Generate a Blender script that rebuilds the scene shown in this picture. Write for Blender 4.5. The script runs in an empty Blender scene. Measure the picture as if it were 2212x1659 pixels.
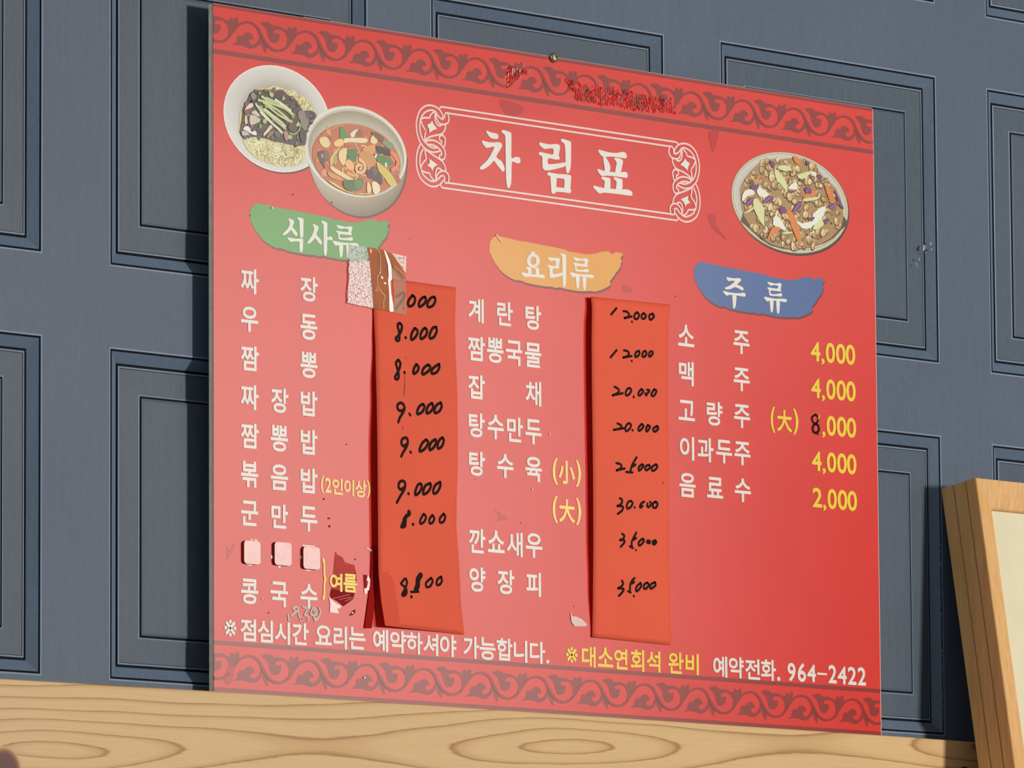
import bpy, bmesh, math, random
import numpy as np
from mathutils import Vector, Matrix

SC = bpy.context.scene
COL = SC.collection
random.seed(7)
Z0 = 1.9                                   # height of the menu board's lower edge above the floor

# ------------------------------------------------------------------ camera
F_PX, CX, CY = 14500.0, 1106.0, 829.5
CAM = np.array([-5.69104457, -6.50933579, -0.69088668 + Z0])
RX, RZ, ROLL = 1.69604536, -0.76321242, -0.00664555

def _rx(a): return np.array([[1, 0, 0], [0, math.cos(a), -math.sin(a)], [0, math.sin(a), math.cos(a)]])
def _rz(a): return np.array([[math.cos(a), -math.sin(a), 0], [math.sin(a), math.cos(a), 0], [0, 0, 1]])
ROT = _rz(RZ) @ _rx(RX) @ _rz(ROLL)

cam_data = bpy.data.cameras.new('camera')
cam_data.sensor_fit = 'HORIZONTAL'
cam_data.sensor_width = 36.0
cam_data.lens = F_PX / 2212.0 * 36.0
cam_data.clip_end = 100
cam = bpy.data.objects.new('camera', cam_data)
COL.objects.link(cam)
cam.matrix_world = Matrix.Translation(Vector(CAM)) @ Matrix(ROT.tolist()).to_4x4()
SC.camera = cam

# ------------------------------------------------------------------ light
SC.view_settings.view_transform = 'Standard'
SC.view_settings.look = 'None'
SC.view_settings.gamma = 1.0
SC.view_settings.exposure = 0.0
SC.view_settings.use_curve_mapping = False
world = bpy.data.worlds.new('room_ambience')
SC.world = world
world.use_nodes = True
bg = world.node_tree.nodes['Background']
bg.inputs[0].default_value = (0.80, 0.90, 1.0, 1)
bg.inputs[1].default_value = 0.17

def area(name, loc, target, sx, sy, power, color):
    l = bpy.data.lights.new(name, 'AREA')
    l.shape = 'RECTANGLE'; l.size = sx; l.size_y = sy
    l.energy = power; l.color = color
    o = bpy.data.objects.new(name, l)
    COL.objects.link(o)
    o.location = loc
    o.rotation_euler = (Vector(target) - Vector(loc)).to_track_quat('-Z', 'Y').to_euler()
    return o
# daylight that reaches the wall from the front right, a little above the board's foot
area('doorway_daylight', (4.30, -8.2, Z0 + 1.15), (0.6, 0, Z0 + 0.45), 0.70, 0.70, 640, (1.0, 0.955, 0.89))
# a weak fill light added far along the wall on the left, which only grazes the wall but reaches edges that face it
area('side_fill_light', (-5.2, -1.7, Z0 + 1.5), (0.3, 0, Z0 + 0.45), 1.2, 1.2, 48, (1.0, 0.96, 0.90))
# the wide shop windows across the dining room, mirrored softly in the satin film of the board
def window(name, x0, x1, z0, z1, radiance):
    area(name, ((x0 + x1) / 2, -6.6, Z0 + (z0 + z1) / 2), ((x0 + x1) / 2, 0, Z0 + (z0 + z1) / 2), x1 - x0, z1 - z0,
         radiance * math.pi * (x1 - x0) * (z1 - z0), (1.0, 0.985, 0.90))
window('shop_window_light', 5.15, 7.35, 0.35, 2.25, 4.7)
window('shop_window_light', 7.5, 8.9, 1.7, 2.9, 1.3)

# ------------------------------------------------------------------ helpers
def at(px, py, y=0.0):
    """point of the plane Y = y that is seen at a pixel of the photograph"""
    d = ROT @ np.array([(px - CX) / F_PX, -(py - CY) / F_PX, -1.0])
    return CAM + d * ((y - CAM[1]) / d[1])

def B(p):
    """pixel -> (X, Z) on the front of the menu board"""
    q = at(p[0], p[1], 0.0)
    return (float(q[0]), float(q[2]))

def srgb(h):
    if isinstance(h, str):
        h = [int(h[i:i + 2], 16) for i in (0, 2, 4)]
    out = []
    for c in h:
        c = c / 255.0
        out.append(c / 12.92 if c <= 0.04045 else ((c + 0.055) / 1.055) ** 2.4)
    return tuple(out)

def tag(o, label=None, cat=None, group=None, kind=None):
    if label: o['label'] = label
    if cat: o['category'] = cat
    if group: o['group'] = group
    if kind: o['kind'] = kind
    return o

def link_mesh(name, me, mats, parent=None):
    o = bpy.data.objects.new(name, me)
    for m in (mats if isinstance(mats, (list, tuple)) else [mats]):
        me.materials.append(m)
    COL.objects.link(o)
    if parent: o.parent = parent
    return o

def mesh_obj(name, verts, faces, mats, parent=None, fmat=None, smooth=False):
    me = bpy.data.meshes.new(name)
    me.from_pydata([tuple(v) for v in verts], [], faces)
    if fmat:
        for p, k in zip(me.polygons, fmat): p.material_index = k
    if smooth:
        for p in me.polygons: p.use_smooth = True
    me.update()
    return link_mesh(name, me, mats, parent)

def catmull(pts, closed=False, n=5):
    m = len(pts)
    if m < 3: return list(pts)
    out = []
    rng = range(m) if closed else range(m - 1)
    for i in rng:
        g = lambda k: pts[k % m] if closed else pts[min(max(k, 0), m - 1)]
        p0, p1, p2, p3 = g(i - 1), g(i), g(i + 1), g(i + 2)
        for s in range(n):
            t = s / n
            out.append(tuple(0.5 * ((2 * b) + (c - a) * t + (2 * a - 5 * b + 4 * c - d) * t * t + (3 * b - a - 3 * c + d) * t ** 3)
                             for a, b, c, d in zip(p0, p1, p2, p3)))
    if not closed: out.append(tuple(pts[-1]))
    return out

def zoomed(ox, oy, s):
    """points read from an enlarged crop of the photograph -> pixels of the photograph"""
    return lambda pts: [(ox + x / s, oy + y / s) for x, y in pts]

# ------------------------------------------------------------------ materials
def new_mat(name):
    m = bpy.data.materials.new(name)
    m.use_nodes = True
    nt = m.node_tree
    return m, nt, nt.nodes['Principled BSDF']

def node(nt, t, **kw):
    n = nt.nodes.new(t)
    for k, v in kw.items():
        if k in n.inputs: n.inputs[k].default_value = v
        else: setattr(n, k, v)
    return n

def math_node(nt, op, a, b=None, c=None):
    n = nt.nodes.new('ShaderNodeMath'); n.operation = op
    for i, v in enumerate((a, b, c)):
        if v is None: continue
        if isinstance(v, (int, float)): n.inputs[i].default_value = v
        else: nt.links.new(v, n.inputs[i])
    return n.outputs[0]

def noise(nt, scale, detail=2, stretch=(1, 1, 1), rough=0.5):
    tc = node(nt, 'ShaderNodeTexCoord')
    mp = node(nt, 'ShaderNodeMapping'); mp.inputs['Scale'].default_value = stretch
    nz = node(nt, 'ShaderNodeTexNoise'); nz.inputs['Scale'].default_value = scale
    nz.inputs['Detail'].default_value = detail; nz.inputs['Roughness'].default_value = rough
    nt.links.new(tc.outputs['Object'], mp.inputs[0]); nt.links.new(mp.outputs[0], nz.inputs['Vector'])
    return nz.outputs['Fac']

def ramp(nt, fac, stops):
    r = node(nt, 'ShaderNodeValToRGB')
    el = r.color_ramp.elements
    while len(el) < len(stops): el.new(0.5)
    for e, (p, c) in zip(el, stops):
        e.position = p; e.color = tuple(c) + (1,)
    nt.links.new(fac, r.inputs[0])
    return r.outputs[0]

def bump(nt, bsdf, h, strength, dist):
    b = node(nt, 'ShaderNodeBump'); b.inputs['Strength'].default_value = strength; b.inputs['Distance'].default_value = dist
    nt.links.new(h, b.inputs['Height']); nt.links.new(b.outputs[0], bsdf.inputs['Normal'])

def plain(name, col, rough=0.5, metal=0.0, spec=0.5, var=0.0, scale=60):
    m, nt, p = new_mat(name)
    c = srgb(col)
    if var:
        f = noise(nt, scale, 3)
        lo = tuple(x * (1 - var) for x in c); hi = tuple(min(1, x * (1 + var)) for x in c)
        nt.links.new(ramp(nt, f, [(0.3, lo), (0.7, hi)]), p.inputs['Base Color'])
    else:
        p.inputs['Base Color'].default_value = c + (1,)
    p.inputs['Roughness'].default_value = rough
    p.inputs['Metallic'].default_value = metal
    p.inputs['Specular IOR Level'].default_value = spec
    return m

def make_ink(name, rough, spec):
    m, nt, p = new_mat(name)
    a = node(nt, 'ShaderNodeAttribute'); a.attribute_name = 'ink'
    f = noise(nt, 9, 3); f2 = noise(nt, 700, 1)
    v = math_node(nt, 'ADD', math_node(nt, 'MULTIPLY', f, 0.16), math_node(nt, 'MULTIPLY', f2, 0.10))
    v = math_node(nt, 'ADD', v, 0.87)
    mx = node(nt, 'ShaderNodeVectorMath'); mx.operation = 'SCALE'
    nt.links.new(a.outputs['Color'], mx.inputs[0]); nt.links.new(v, mx.inputs['Scale'])
    nt.links.new(mx.outputs[0], p.inputs['Base Color'])
    p.inputs['Roughness'].default_value = rough
    p.inputs['Specular IOR Level'].default_value = spec
    return m
M_INK = make_ink('printed_satin_film', 0.18, 0.5)
M_BARE = make_ink('rubbed_bare_print', 0.8, 0.12)
M_PEN = plain('marker_ink', '24130f', 0.85, 0.0, 0.15)
M_EDGE_PALE = plain('foam_board_core', 'fbf3e2', 0.7, var=0.12, scale=90)
M_EDGE_DARK = plain('foam_board_seam', 'a2967f', 0.75)
M_FILM_EDGE = plain('cut_film_edge', '5a1712', 0.5)
M_FILM_WHITE = plain('peeled_film_edge', 'd8a49a', 0.4)

# ------------------------------------------------------------------ printed artwork: flat ink shapes on a plane, gathered into one mesh
class Ink:
    def __init__(s, depth=0.0001, step=0.0):
        s.v = []; s.f = []; s.c = []; s.d = depth; s.step = step; s.hi = None
    def next(s, least=0.0):
        """every shape lies a hair above the last; crowded pictures share a few dozen levels"""
        s.d += max(s.step, least)
        if s.hi and s.d > s.hi[1]: s.d = s.hi[0]
    def crowd(s, t=0.0006): s.hi = (s.d, s.d + t)
    def top(s): return (s.hi[1] if s.hi else s.d) + 3e-5
    def poly(s, uv, col, cols=None):
        c = srgb(col) if col is not None else None
        i = len(s.v)
        s.v += [(u, -s.d, w) for u, w in uv]
        s.f.append(list(range(i, i + len(uv))))
        s.c.append([srgb(k) for k in cols] if cols else [c] * len(uv))
        s.next()
    def strip(s, a, b, ca, cb):
        """band between two outlines with the ink running from one colour to the other"""
        ca, cb = srgb(ca), srgb(cb)
        i = len(s.v); n = len(a)
        s.v += [(u, -s.d, w) for u, w in a] + [(u, -s.d, w) for u, w in b]
        for k in range(n - 1):
            s.f.append([i + k, i + k + 1, i + n + k + 1, i + n + k]); s.c.append([ca, ca, cb, cb])
        s.next()
    def stroke(s, uv, hw, col, caps=True):
        """line of varying half width with round ends"""
        n = len(uv)
        hs = hw if isinstance(hw, (list, tuple)) else [hw] * n
        c = srgb(col); i = len(s.v)
        for k in range(n):
            a = uv[max(k - 1, 0)]; b = uv[min(k + 1, n - 1)]
            tx, tz = b[0] - a[0], b[1] - a[1]
            l = math.hypot(tx, tz) or 1e-9
            nx, nz = -tz / l * hs[k], tx / l * hs[k]
            s.v += [(uv[k][0] + nx, -s.d, uv[k][1] + nz), (uv[k][0] - nx, -s.d, uv[k][1] - nz)]
        for k in range(n - 1):
            j = i + 2 * k
            s.f.append([j, j + 1, j + 3, j + 2]); s.c.append([c] * 4)
        if caps:
            for k in (0, n - 1):
                q = len(s.v)
                s.v += [(uv[k][0] + hs[k] * math.cos(t * math.pi / 5), -s.d - 6e-6, uv[k][1] + hs[k] * math.sin(t * math.pi / 5)) for t in range(10)]
                s.f.append(list(range(q, q + 10))); s.c.append([c] * 10)
        s.next(1.2e-5)
    def blob(s, cx, cz, rx, rz, col, rot=0.0, n=9, jit=0.25):
        ph = random.random() * 6.28
        pts = []
        for k in range(n):
            a = ph + 6.2832 * k / n; r = 1 + random.uniform(-jit, jit)
            x, z = rx * r * math.cos(a), rz * r * math.sin(a)
            pts.append((cx + x * math.cos(rot) - z * math.sin(rot), cz + x * math.sin(rot) + z * math.cos(rot)))
        s.poly(pts, col)
    def tris(s, verts2, faces, col, base=0):
        """filled character; the rim pieces after the first `base` faces each lie a hair above the one before"""
        c = srgb(col); i = len(s.v)
        dep = [s.d] * len(verts2)
        for q, f in enumerate(faces[base:]):
            for k in f: dep[k] = s.d + (q % 12 + 1) * 1.2e-5
        s.v += [(u, -d, w) for (u, w), d in zip(verts2, dep)]
        for f in faces:
            s.f.append([i + k for k in f]); s.c.append([c] * len(f))
    def build(s, name, parent, mat=None):
        me = bpy.data.meshes.new(name)
        me.from_pydata(s.v, [], s.f)
        at_ = me.color_attributes.new('ink', 'FLOAT_COLOR', 'CORNER')
        k = 0
        flat = [c for f in s.c for c in f]
        for p, cs in zip(me.polygons, s.c):
            for li, c in zip(p.loop_indices, cs):
                at_.data[li].color = (c[0], c[1], c[2], 1)
        me.update()
        # every printed face looks out from the board
        bm = bmesh.new(); bm.from_mesh(me)
        for f in bm.faces:
            if f.normal.y > 0: f.normal_flip()
        bm.to_mesh(me); bm.free()
        return link_mesh(name, me, mat or M_INK, parent)

def PB(pts): return [B(p) for p in pts]
def smoothB(pts, closed=True, n=4): return catmull(PB(pts), closed, n)
def scale_at(px, py):
    a = B((px - 5, py)); b = B((px + 5, py)); c = B((px, py - 5)); d = B((px, py + 5))
    return (b[0] - a[0]) / 10.0, (c[1] - d[1]) / 10.0       # metres per pixel across and up
VM = 1 / 1590.0

# ------------------------------------------------------------------ printed lettering
_spl = {}
def letter_outline(ch):
    if ch in _spl: return _spl[ch]
    cu = bpy.data.curves.new('lettering', 'FONT'); cu.body = ch
    ob = bpy.data.objects.new('lettering', cu); COL.objects.link(ob)
    dg = bpy.context.evaluated_depsgraph_get(); dg.update()
    c = ob.evaluated_get(dg).to_curve(dg)
    data = [[(tuple(p.co), tuple(p.handle_left), tuple(p.handle_right)) for p in sp.bezier_points] for sp in c.splines]
    ob.to_curve_clear()
    bpy.data.objects.remove(ob); bpy.data.curves.remove(cu)
    xs = [p[0][0] for s in data for p in s]; ys = [p[0][1] for s in data for p in s]
    _spl[ch] = (data, min(xs), max(xs), min(ys), max(ys))
    return _spl[ch]

def letter_mesh(ch, w, h, off):
    """filled outline of a character fattened by a rounded rim of half width off"""
    data, x0, x1, y0, y1 = letter_outline(ch)
    K = 100.0                                              # outlines are filled in centimetres
    w, h, off = w * K, h * K, off * K
    sx = max(w - 2 * off, w * 0.3) / (x1 - x0); sy = max(h - 2 * off, h * 0.3) / (y1 - y0)
    cx, cy = (x0 + x1) / 2, (y0 + y1) / 2
    T = lambda q: ((q[0] - cx) * sx, (q[1] - cy) * sy)
    cu = bpy.data.curves.new('lettering', 'CURVE'); cu.dimensions = '2D'; cu.fill_mode = 'FRONT'
    cu.resolution_u = 5
    rims = []
    for s in data:
        sp = cu.splines.new('BEZIER'); sp.bezier_points.add(len(s) - 1); sp.use_cyclic_u = True
        for bp, (co, hl, hr) in zip(sp.bezier_points, s):
            bp.handle_left_type = 'FREE'; bp.handle_right_type = 'FREE'
            bp.co = T(co) + (0,); bp.handle_left = T(hl) + (0,); bp.handle_right = T(hr) + (0,)
        pts = []
        for a in range(len(s)):
            p0, p1, p2, p3 = T(s[a][0]), T(s[a][2]), T(s[(a + 1) % len(s)][1]), T(s[(a + 1) % len(s)][0])
            d = abs(p1[0] - p0[0] - (p3[0] - p0[0]) / 3) + abs(p1[1] - p0[1] - (p3[1] - p0[1]) / 3)
            m = 1 if d < 1e-3 else 5
            for q in range(m):
                t = q / m; u = 1 - t
                pts.append(tuple(u ** 3 * p0[k] + 3 * u * u * t * p1[k] + 3 * u * t * t * p2[k] + t ** 3 * p3[k] for k in (0, 1)))
        rims.append(pts)
    ob = bpy.data.objects.new('lettering', cu); COL.objects.link(ob)
    dg = bpy.context.evaluated_depsgraph_get(); dg.update()
    me = bpy.data.meshes.new_from_object(ob.evaluated_get(dg))
    vs = [(v.co.x / K, v.co.y / K) for v in me.vertices]
    fs = [list(p.vertices) for p in me.polygons]
    bpy.data.objects.remove(ob); bpy.data.curves.remove(cu); bpy.data.meshes.remove(me)
    r = off / K; base = len(fs)
    if r > 0:
        for pts in rims:
            m = len(pts)
            for a in range(m):
                ax, ay = pts[a][0] / K, pts[a][1] / K; bx_, by_ = pts[(a + 1) % m][0] / K, pts[(a + 1) % m][1] / K
                l = math.hypot(bx_ - ax, by_ - ay)
                if l < 1e-8: continue
                nx, ny = -(by_ - ay) / l * r, (bx_ - ax) / l * r
                i = len(vs)
                vs += [(ax + nx, ay + ny), (ax - nx, ay - ny), (bx_ - nx, by_ - ny), (bx_ + nx, by_ + ny)]
                fs.append([i, i + 1, i + 2, i + 3])
                i = len(vs)
                vs += [(ax + r * math.cos(q * 0.7854), ay + r * math.sin(q * 0.7854)) for q in range(8)]
                fs.append(list(range(i, i + 8)))
    return vs, fs, base

SKEW = 0.06
def letters(name, parent, items, col, off=0.00075, depth=0.00045):
    """items: (character, x0, x1, y0, y1) boxes in pixels of the photograph"""
    k = Ink(depth)
    for ch, x0, x1, y0, y1 in items:
        cx, cy = (x0 + x1) / 2, (y0 + y1) / 2
        mx, mz = scale_at(cx, cy)
        fat = min(off, 0.0003) if ch == '※' else off
        wpx = x1 - x0
        w = wpx * mx; h = (y1 - y0 - SKEW * wpx) * mz
        vs, fs, base = letter_mesh(ch, w, h, min(fat, w * 0.16))
        bu, bw = B((cx, cy))
        k.tris([(bu + a, bw + b) for a, b in vs], fs, col, base)
    return k.build(name, parent)

# ================================================================== the panelled wall
WY = 0.026                                  # the wall lies this far behind the front of the menu board
def wall_paint(name, col, var=0.10):
    m, nt, p = new_mat(name)
    c = srgb(col)
    f1 = noise(nt, 14, 3, (14, 14, 0.8)); f2 = noise(nt, 420, 2, (1, 1, 0.25)); f3 = noise(nt, 3.2, 2)
    v = math_node(nt, 'ADD', math_node(nt, 'MULTIPLY', f1, 0.22), math_node(nt, 'MULTIPLY', f2, 0.34))
    v = math_node(nt, 'ADD', v, math_node(nt, 'MULTIPLY', f3, 0.25))
    v = math_node(nt, 'ADD', v, 0.60)
    rgb = node(nt, 'ShaderNodeRGB'); rgb.outputs[0].default_value = c + (1,)
    mx = node(nt, 'ShaderNodeVectorMath'); mx.operation = 'SCALE'
    nt.links.new(rgb.outputs[0], mx.inputs[0]); nt.links.new(v, mx.inputs['Scale'])
    nt.links.new(mx.outputs[0], p.inputs['Base Color'])
    p.inputs['Roughness'].default_value = 0.5
    p.inputs['Specular IOR Level'].default_value = 0.20
    bump(nt, p, f2, 0.12, 0.0006)
    return m
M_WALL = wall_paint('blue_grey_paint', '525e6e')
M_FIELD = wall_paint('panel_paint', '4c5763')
M_BEVEL = wall_paint('lightened_moulding', '5f6e80')  # lighter tone paints the brightness of lit slopes into the moulding
M_EDGE_LIGHT = wall_paint('painted_edge_highlight', '75869a')  # pale lines paint highlights along the panel edges
M_GROOVE = wall_paint('painted_groove_shade', '2b2b30')  # dark tone paints shade into the grooves
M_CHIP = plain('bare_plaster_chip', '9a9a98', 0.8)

X0s = [(a + 0.0035, b + 0.0035) for a, b in [(-0.720, -0.2725), (-0.1567, 0.2911), (0.4105, 0.8530), (0.9682, 1.4120), (1.5250, 1.9700), (2.085, 2.53)]]
ROWS = {0: [(1.075, 1.50), (0.5499, 0.970), (0.010, 0.4411)],
        1: [(1.078, 1.50), (0.5442, 0.968), (0.010, 0.4350)],
        2: [(1.080, 1.50), (0.5480, 0.9630), (0.010, 0.4390)],
        3: [(1.0787, 1.50), (0.5492, 0.9675), (0.010, 0.4408)],
        4: [(1.0715, 1.50), (0.5444, 0.9626), (0.010, 0.4372)],
        5: [(1.070, 1.50), (0.5444, 0.9626), (0.010, 0.4372)]}
wall_x = (-1.3, 2.9); wall_z = (-1.9, 1.75)
verts, faces = [], []
def quad_xz(x0, x1, z0, z1, y):
    i = len(verts)
    verts.extend([(x0, y, z0 + Z0), (x1, y, z0 + Z0), (x1, y, z1 + Z0), (x0, y, z1 + Z0)])
    faces.append((i, i + 1, i + 2, i + 3))
edges = [wall_x[0]] + [x for p in X0s for x in p] + [wall_x[1]]
for i in range(len(edges) - 1):
    a, b = edges[i], edges[i + 1]
    if i % 2 == 0:
        quad_xz(a, b, wall_z[0], wall_z[1], WY)
    else:
        z = wall_z[0]
        for z0, z1 in sorted(ROWS[i // 2]):
            quad_xz(a, b, z, z0, WY); z = z1
        quad_xz(a, b, z, wall_z[1], WY)
# the back and the rims of the slab
i = len(verts)
for y in (WY + 0.020, ):
    verts.extend([(wall_x[0], y, wall_z[0] + Z0), (wall_x[1], y, wall_z[0] + Z0), (wall_x[1], y, wall_z[1] + Z0), (wall_x[0], y, wall_z[1] + Z0)])
    faces.append((i + 3, i + 2, i + 1, i))
wall = mesh_obj('wall_back', verts, faces, M_WALL)
tag(wall, kind='structure')

# (inset from the panel's edge, depth, finish of the band that follows): 0 stile paint, 1 groove with painted shade, 2 field paint, 3 painted edge highlight, 4 lightened moulding slope
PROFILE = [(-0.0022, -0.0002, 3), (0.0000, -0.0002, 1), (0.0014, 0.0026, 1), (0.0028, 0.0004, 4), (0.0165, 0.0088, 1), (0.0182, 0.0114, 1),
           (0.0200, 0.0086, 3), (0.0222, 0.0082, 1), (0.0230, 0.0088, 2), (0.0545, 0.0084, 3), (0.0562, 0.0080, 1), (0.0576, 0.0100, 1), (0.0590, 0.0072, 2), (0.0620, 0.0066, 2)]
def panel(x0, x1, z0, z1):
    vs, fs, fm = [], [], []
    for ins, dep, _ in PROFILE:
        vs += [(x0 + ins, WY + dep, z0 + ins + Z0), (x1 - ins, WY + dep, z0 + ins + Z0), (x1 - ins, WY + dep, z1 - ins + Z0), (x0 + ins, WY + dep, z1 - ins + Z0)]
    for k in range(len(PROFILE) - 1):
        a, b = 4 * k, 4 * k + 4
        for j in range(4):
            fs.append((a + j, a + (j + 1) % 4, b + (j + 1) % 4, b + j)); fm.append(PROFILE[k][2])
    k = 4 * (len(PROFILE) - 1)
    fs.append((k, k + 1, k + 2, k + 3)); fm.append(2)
    return mesh_obj('panel', vs, fs, [M_WALL, M_GROOVE, M_FIELD, M_EDGE_LIGHT, M_BEVEL], wall, fm)
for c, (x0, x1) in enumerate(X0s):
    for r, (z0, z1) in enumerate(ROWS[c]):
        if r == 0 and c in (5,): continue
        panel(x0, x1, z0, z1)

# bare spots where the finish has flaked off: a ragged seam low on the right and a few specks above it
vs, fs = [], []
def chip(px, py, r, y=WY - 0.0002):
    c = at(px, py, y); i = len(vs); n = 6
    for k in range(n):
        a = 6.283 * k / n; q = r * random.uniform(0.5, 1.3)
        vs.append((c[0] + q * math.cos(a), y, c[2] + q * 1.4 * math.sin(a)))
    fs.append(tuple(range(i, i + n))[::-1])
for k in range(70):
    t = random.random()
    chip(2031.5 + 4.5 * t + random.uniform(-0.9, 0.9), 1165 + 435 * t, random.uniform(0.0005, 0.0013))
for px, py, r in ((1995, 537, .0030), (2010, 527, .0018), (2012, 539, .0014), (1997, 533, .002), (1986, 560, .0013), (1982, 575, .001), (2000, 545, .001), (1980, 570, .0016)):
    chip(px, py, r)
mesh_obj('paint_chip', vs, fs, M_CHIP, wall)

# ================================================================== the pine rail below the board
def pine(name, light, mid, dark, fieldy=True):
    m, nt, p = new_mat(name)
    tc = node(nt, 'ShaderNodeTexCoord')
    sp = node(nt, 'ShaderNodeSeparateXYZ'); nt.links.new(tc.outputs['Object'], sp.inputs[0])
    X, Z = sp.outputs[0], sp.outputs[2]
    low = noise(nt, 2.2, 2, (0.9, 1, 5)); fine = noise(nt, 40, 3, (0.35, 4, 14)); grit = noise(nt, 900, 1)
    zc = math_node(nt, 'ADD', math_node(nt, 'MULTIPLY', X, 0.046), -0.072)
    dz = math_node(nt, 'DIVIDE', math_node(nt, 'SUBTRACT', Z, zc), 0.0235)
    dz = math_node(nt, 'ADD', dz, math_node(nt, 'MULTIPLY', math_node(nt, 'SUBTRACT', low, 0.5), 1.5))
    cs = math_node(nt, 'COSINE', math_node(nt, 'MULTIPLY', math_node(nt, 'ADD', X, 0.27), 2 * math.pi / 0.90))
    g = math_node(nt, 'SUBTRACT', math_node(nt, 'MULTIPLY', dz, dz), math_node(nt, 'MULTIPLY', cs, 1.25))
    q = math_node(nt, 'SQRT', math_node(nt, 'MAXIMUM', math_node(nt, 'ADD', g, 1.3), 0.0))
    # a knot pushes the growth rings aside
    kx = math_node(nt, 'DIVIDE', math_node(nt, 'ADD', X, 0.352), 0.025); kz = math_node(nt, 'DIVIDE', math_node(nt, 'ADD', Z, 0.1180), 0.0270)
    kd = math_node(nt, 'SQRT', math_node(nt, 'ADD', math_node(nt, 'MULTIPLY', kx, kx), math_node(nt, 'MULTIPLY', kz, kz)))
    kx2 = math_node(nt, 'DIVIDE', math_node(nt, 'ADD', X, -1.425), 0.009); kz2 = math_node(nt, 'DIVIDE', math_node(nt, 'ADD', Z, 0.0405), 0.0035)
    kd2 = math_node(nt, 'SQRT', math_node(nt, 'ADD', math_node(nt, 'MULTIPLY', kx2, kx2), math_node(nt, 'MULTIPLY', kz2, kz2)))
    kd = math_node(nt, 'MINIMUM', kd, kd2)
    q = math_node(nt, 'ADD', math_node(nt, 'MULTIPLY', q, 1.75), math_node(nt, 'MULTIPLY', fine, 0.10))
    fr = math_node(nt, 'FRACT', q)
    c = ramp(nt, fr, [(0.0, srgb(mid)), (0.05, srgb(light)), (0.66, srgb(light)), (0.88, srgb(mid)), (0.955, srgb(dark)), (0.985, srgb(dark)), (1.0, srgb(mid))])
    kcol = ramp(nt, math_node(nt, 'MULTIPLY', kd, 0.5), [(0.0, srgb('4e1f10')), (0.40, srgb('5c2712')), (0.48, srgb('8a5426')), (0.56, srgb('c99a5a'))])
    mixk = node(nt, 'ShaderNodeMix'); mixk.data_type = 'RGBA'
    nt.links.new(math_node(nt, 'GREATER_THAN', kd, 1.15), mixk.inputs[0])
    nt.links.new(kcol, mixk.inputs[6]); nt.links.new(c, mixk.inputs[7])
    sc = node(nt, 'ShaderNodeVectorMath'); sc.operation = 'SCALE'
    v = math_node(nt, 'ADD', math_node(nt, 'MULTIPLY', fine, 0.22), 0.84)
    v = math_node(nt, 'ADD', v, math_node(nt, 'MULTIPLY', grit, 0.10))
    nt.links.new(mixk.outputs[2], sc.inputs[0]); nt.links.new(v, sc.inputs['Scale'])
    nt.links.new(sc.outputs[0], p.inputs['Base Color'])
    p.inputs['Roughness'].default_value = 0.5
    p.inputs['Specular IOR Level'].default_value = 0.3
    return m
M_PINE = pine('varnished_pine', 'd2ac76', 'c59b64', 'a27642')
# the top edge sags a little towards the left end
prof = [(-1.0, -0.006), (-0.45, -0.0032), (-0.05, -0.0006), (0.10, 0.0), (1.30, 0.0), (1.60, -0.0015), (2.4, -0.004)]
vs, fs = [], []
yf, yb, hb = -0.004, WY - 0.0002, 0.17
for x, dz in prof:
    vs += [(x, yf, dz - 0.0012), (x, yf + 0.0012, dz), (x, yb, dz), (x, yb, -hb), (x, yf, -hb)]
n = 5
for k in range(len(prof) - 1):
    for j in range(n):
        a = k * n + j; b = k * n + (j + 1) % n
        fs.append((a, b, b + n, a + n))
fs.append(tuple(range(n))[::-1]); fs.append(tuple(range(len(vs) - n, len(vs))))
rail = mesh_obj('wooden_rail', vs, fs, M_PINE)
rail.location = (0, 0, Z0)
bm = bmesh.new(); bm.from_mesh(rail.data); bmesh.ops.recalc_face_normals(bm, faces=bm.faces); bm.to_mesh(rail.data); bm.free()
tag(rail, 'long pale pine rail with wavy grain and a dark knot under the red menu board', 'rail')

# ================================================================== the menu board
W, H = 1.25501, 0.9
board = bpy.data.objects.new('menu_board', None); COL.objects.link(board)
board.location = (0, 0, 0)
tag(board, 'large red menu board with white lettering and three pictured dishes, standing on the pine rail', 'menu board')

def box(x0, x1, y0, y1, z0, z1):
    v = [(x, y, z) for x in (x0, x1) for y in (y0, y1) for z in (z0, z1)]
    f = [(0, 1, 3, 2), (4, 6, 7, 5), (0, 4, 5, 1), (2, 3, 7, 6), (0, 2, 6, 4), (1, 5, 7, 3)]
    return v, f
def box_obj(name, b, mat, parent=None):
    v, f = box(*b); return mesh_obj(name, v, f, mat, parent)
def join_boxes(bs):
    V, F = [], []
    for b in bs:
        v, f = box(*b); i = len(V); V += v; F += [tuple(i + k for k in q) for q in f]
    return V, F
box_obj('core_panel', (0, W, 0.0008, 0.0090, Z0, Z0 + H), M_EDGE_PALE, board)
v, f = join_boxes([(-0.0002, 0.001, 0.0030, 0.0038, Z0, Z0 + H), (-0.0002, 0.001, 0.0066, 0.0071, Z0, Z0 + H)])
mesh_obj('laminate_seam', v, f, M_EDGE_DARK, board)
v, f = join_boxes([(-0.0003, 0.0004, 0.0001, 0.0009, Z0, Z0 + H), (-0.0003, W, 0.0001, 0.0012, Z0 + H, Z0 + H + 0.0014)])
mesh_obj('film_edge', v, f, M_FILM_EDGE, board)
v, f = join_boxes([(W, W + 0.0011, 0.0, 0.0009, Z0 + 0.001, Z0 + H), (0.16, W, 0.0016, 0.0022, Z0 + H + 0.0012, Z0 + H + 0.0022)])
mesh_obj('peeling_edge', v, f, M_FILM_WHITE, board)
k = Ink(0.0)
RED = (213, 42, 28)
k.poly([(0, Z0), (W, Z0), (W, Z0 + H), (0, Z0 + H)], RED)
k.build('red_face', board)

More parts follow.
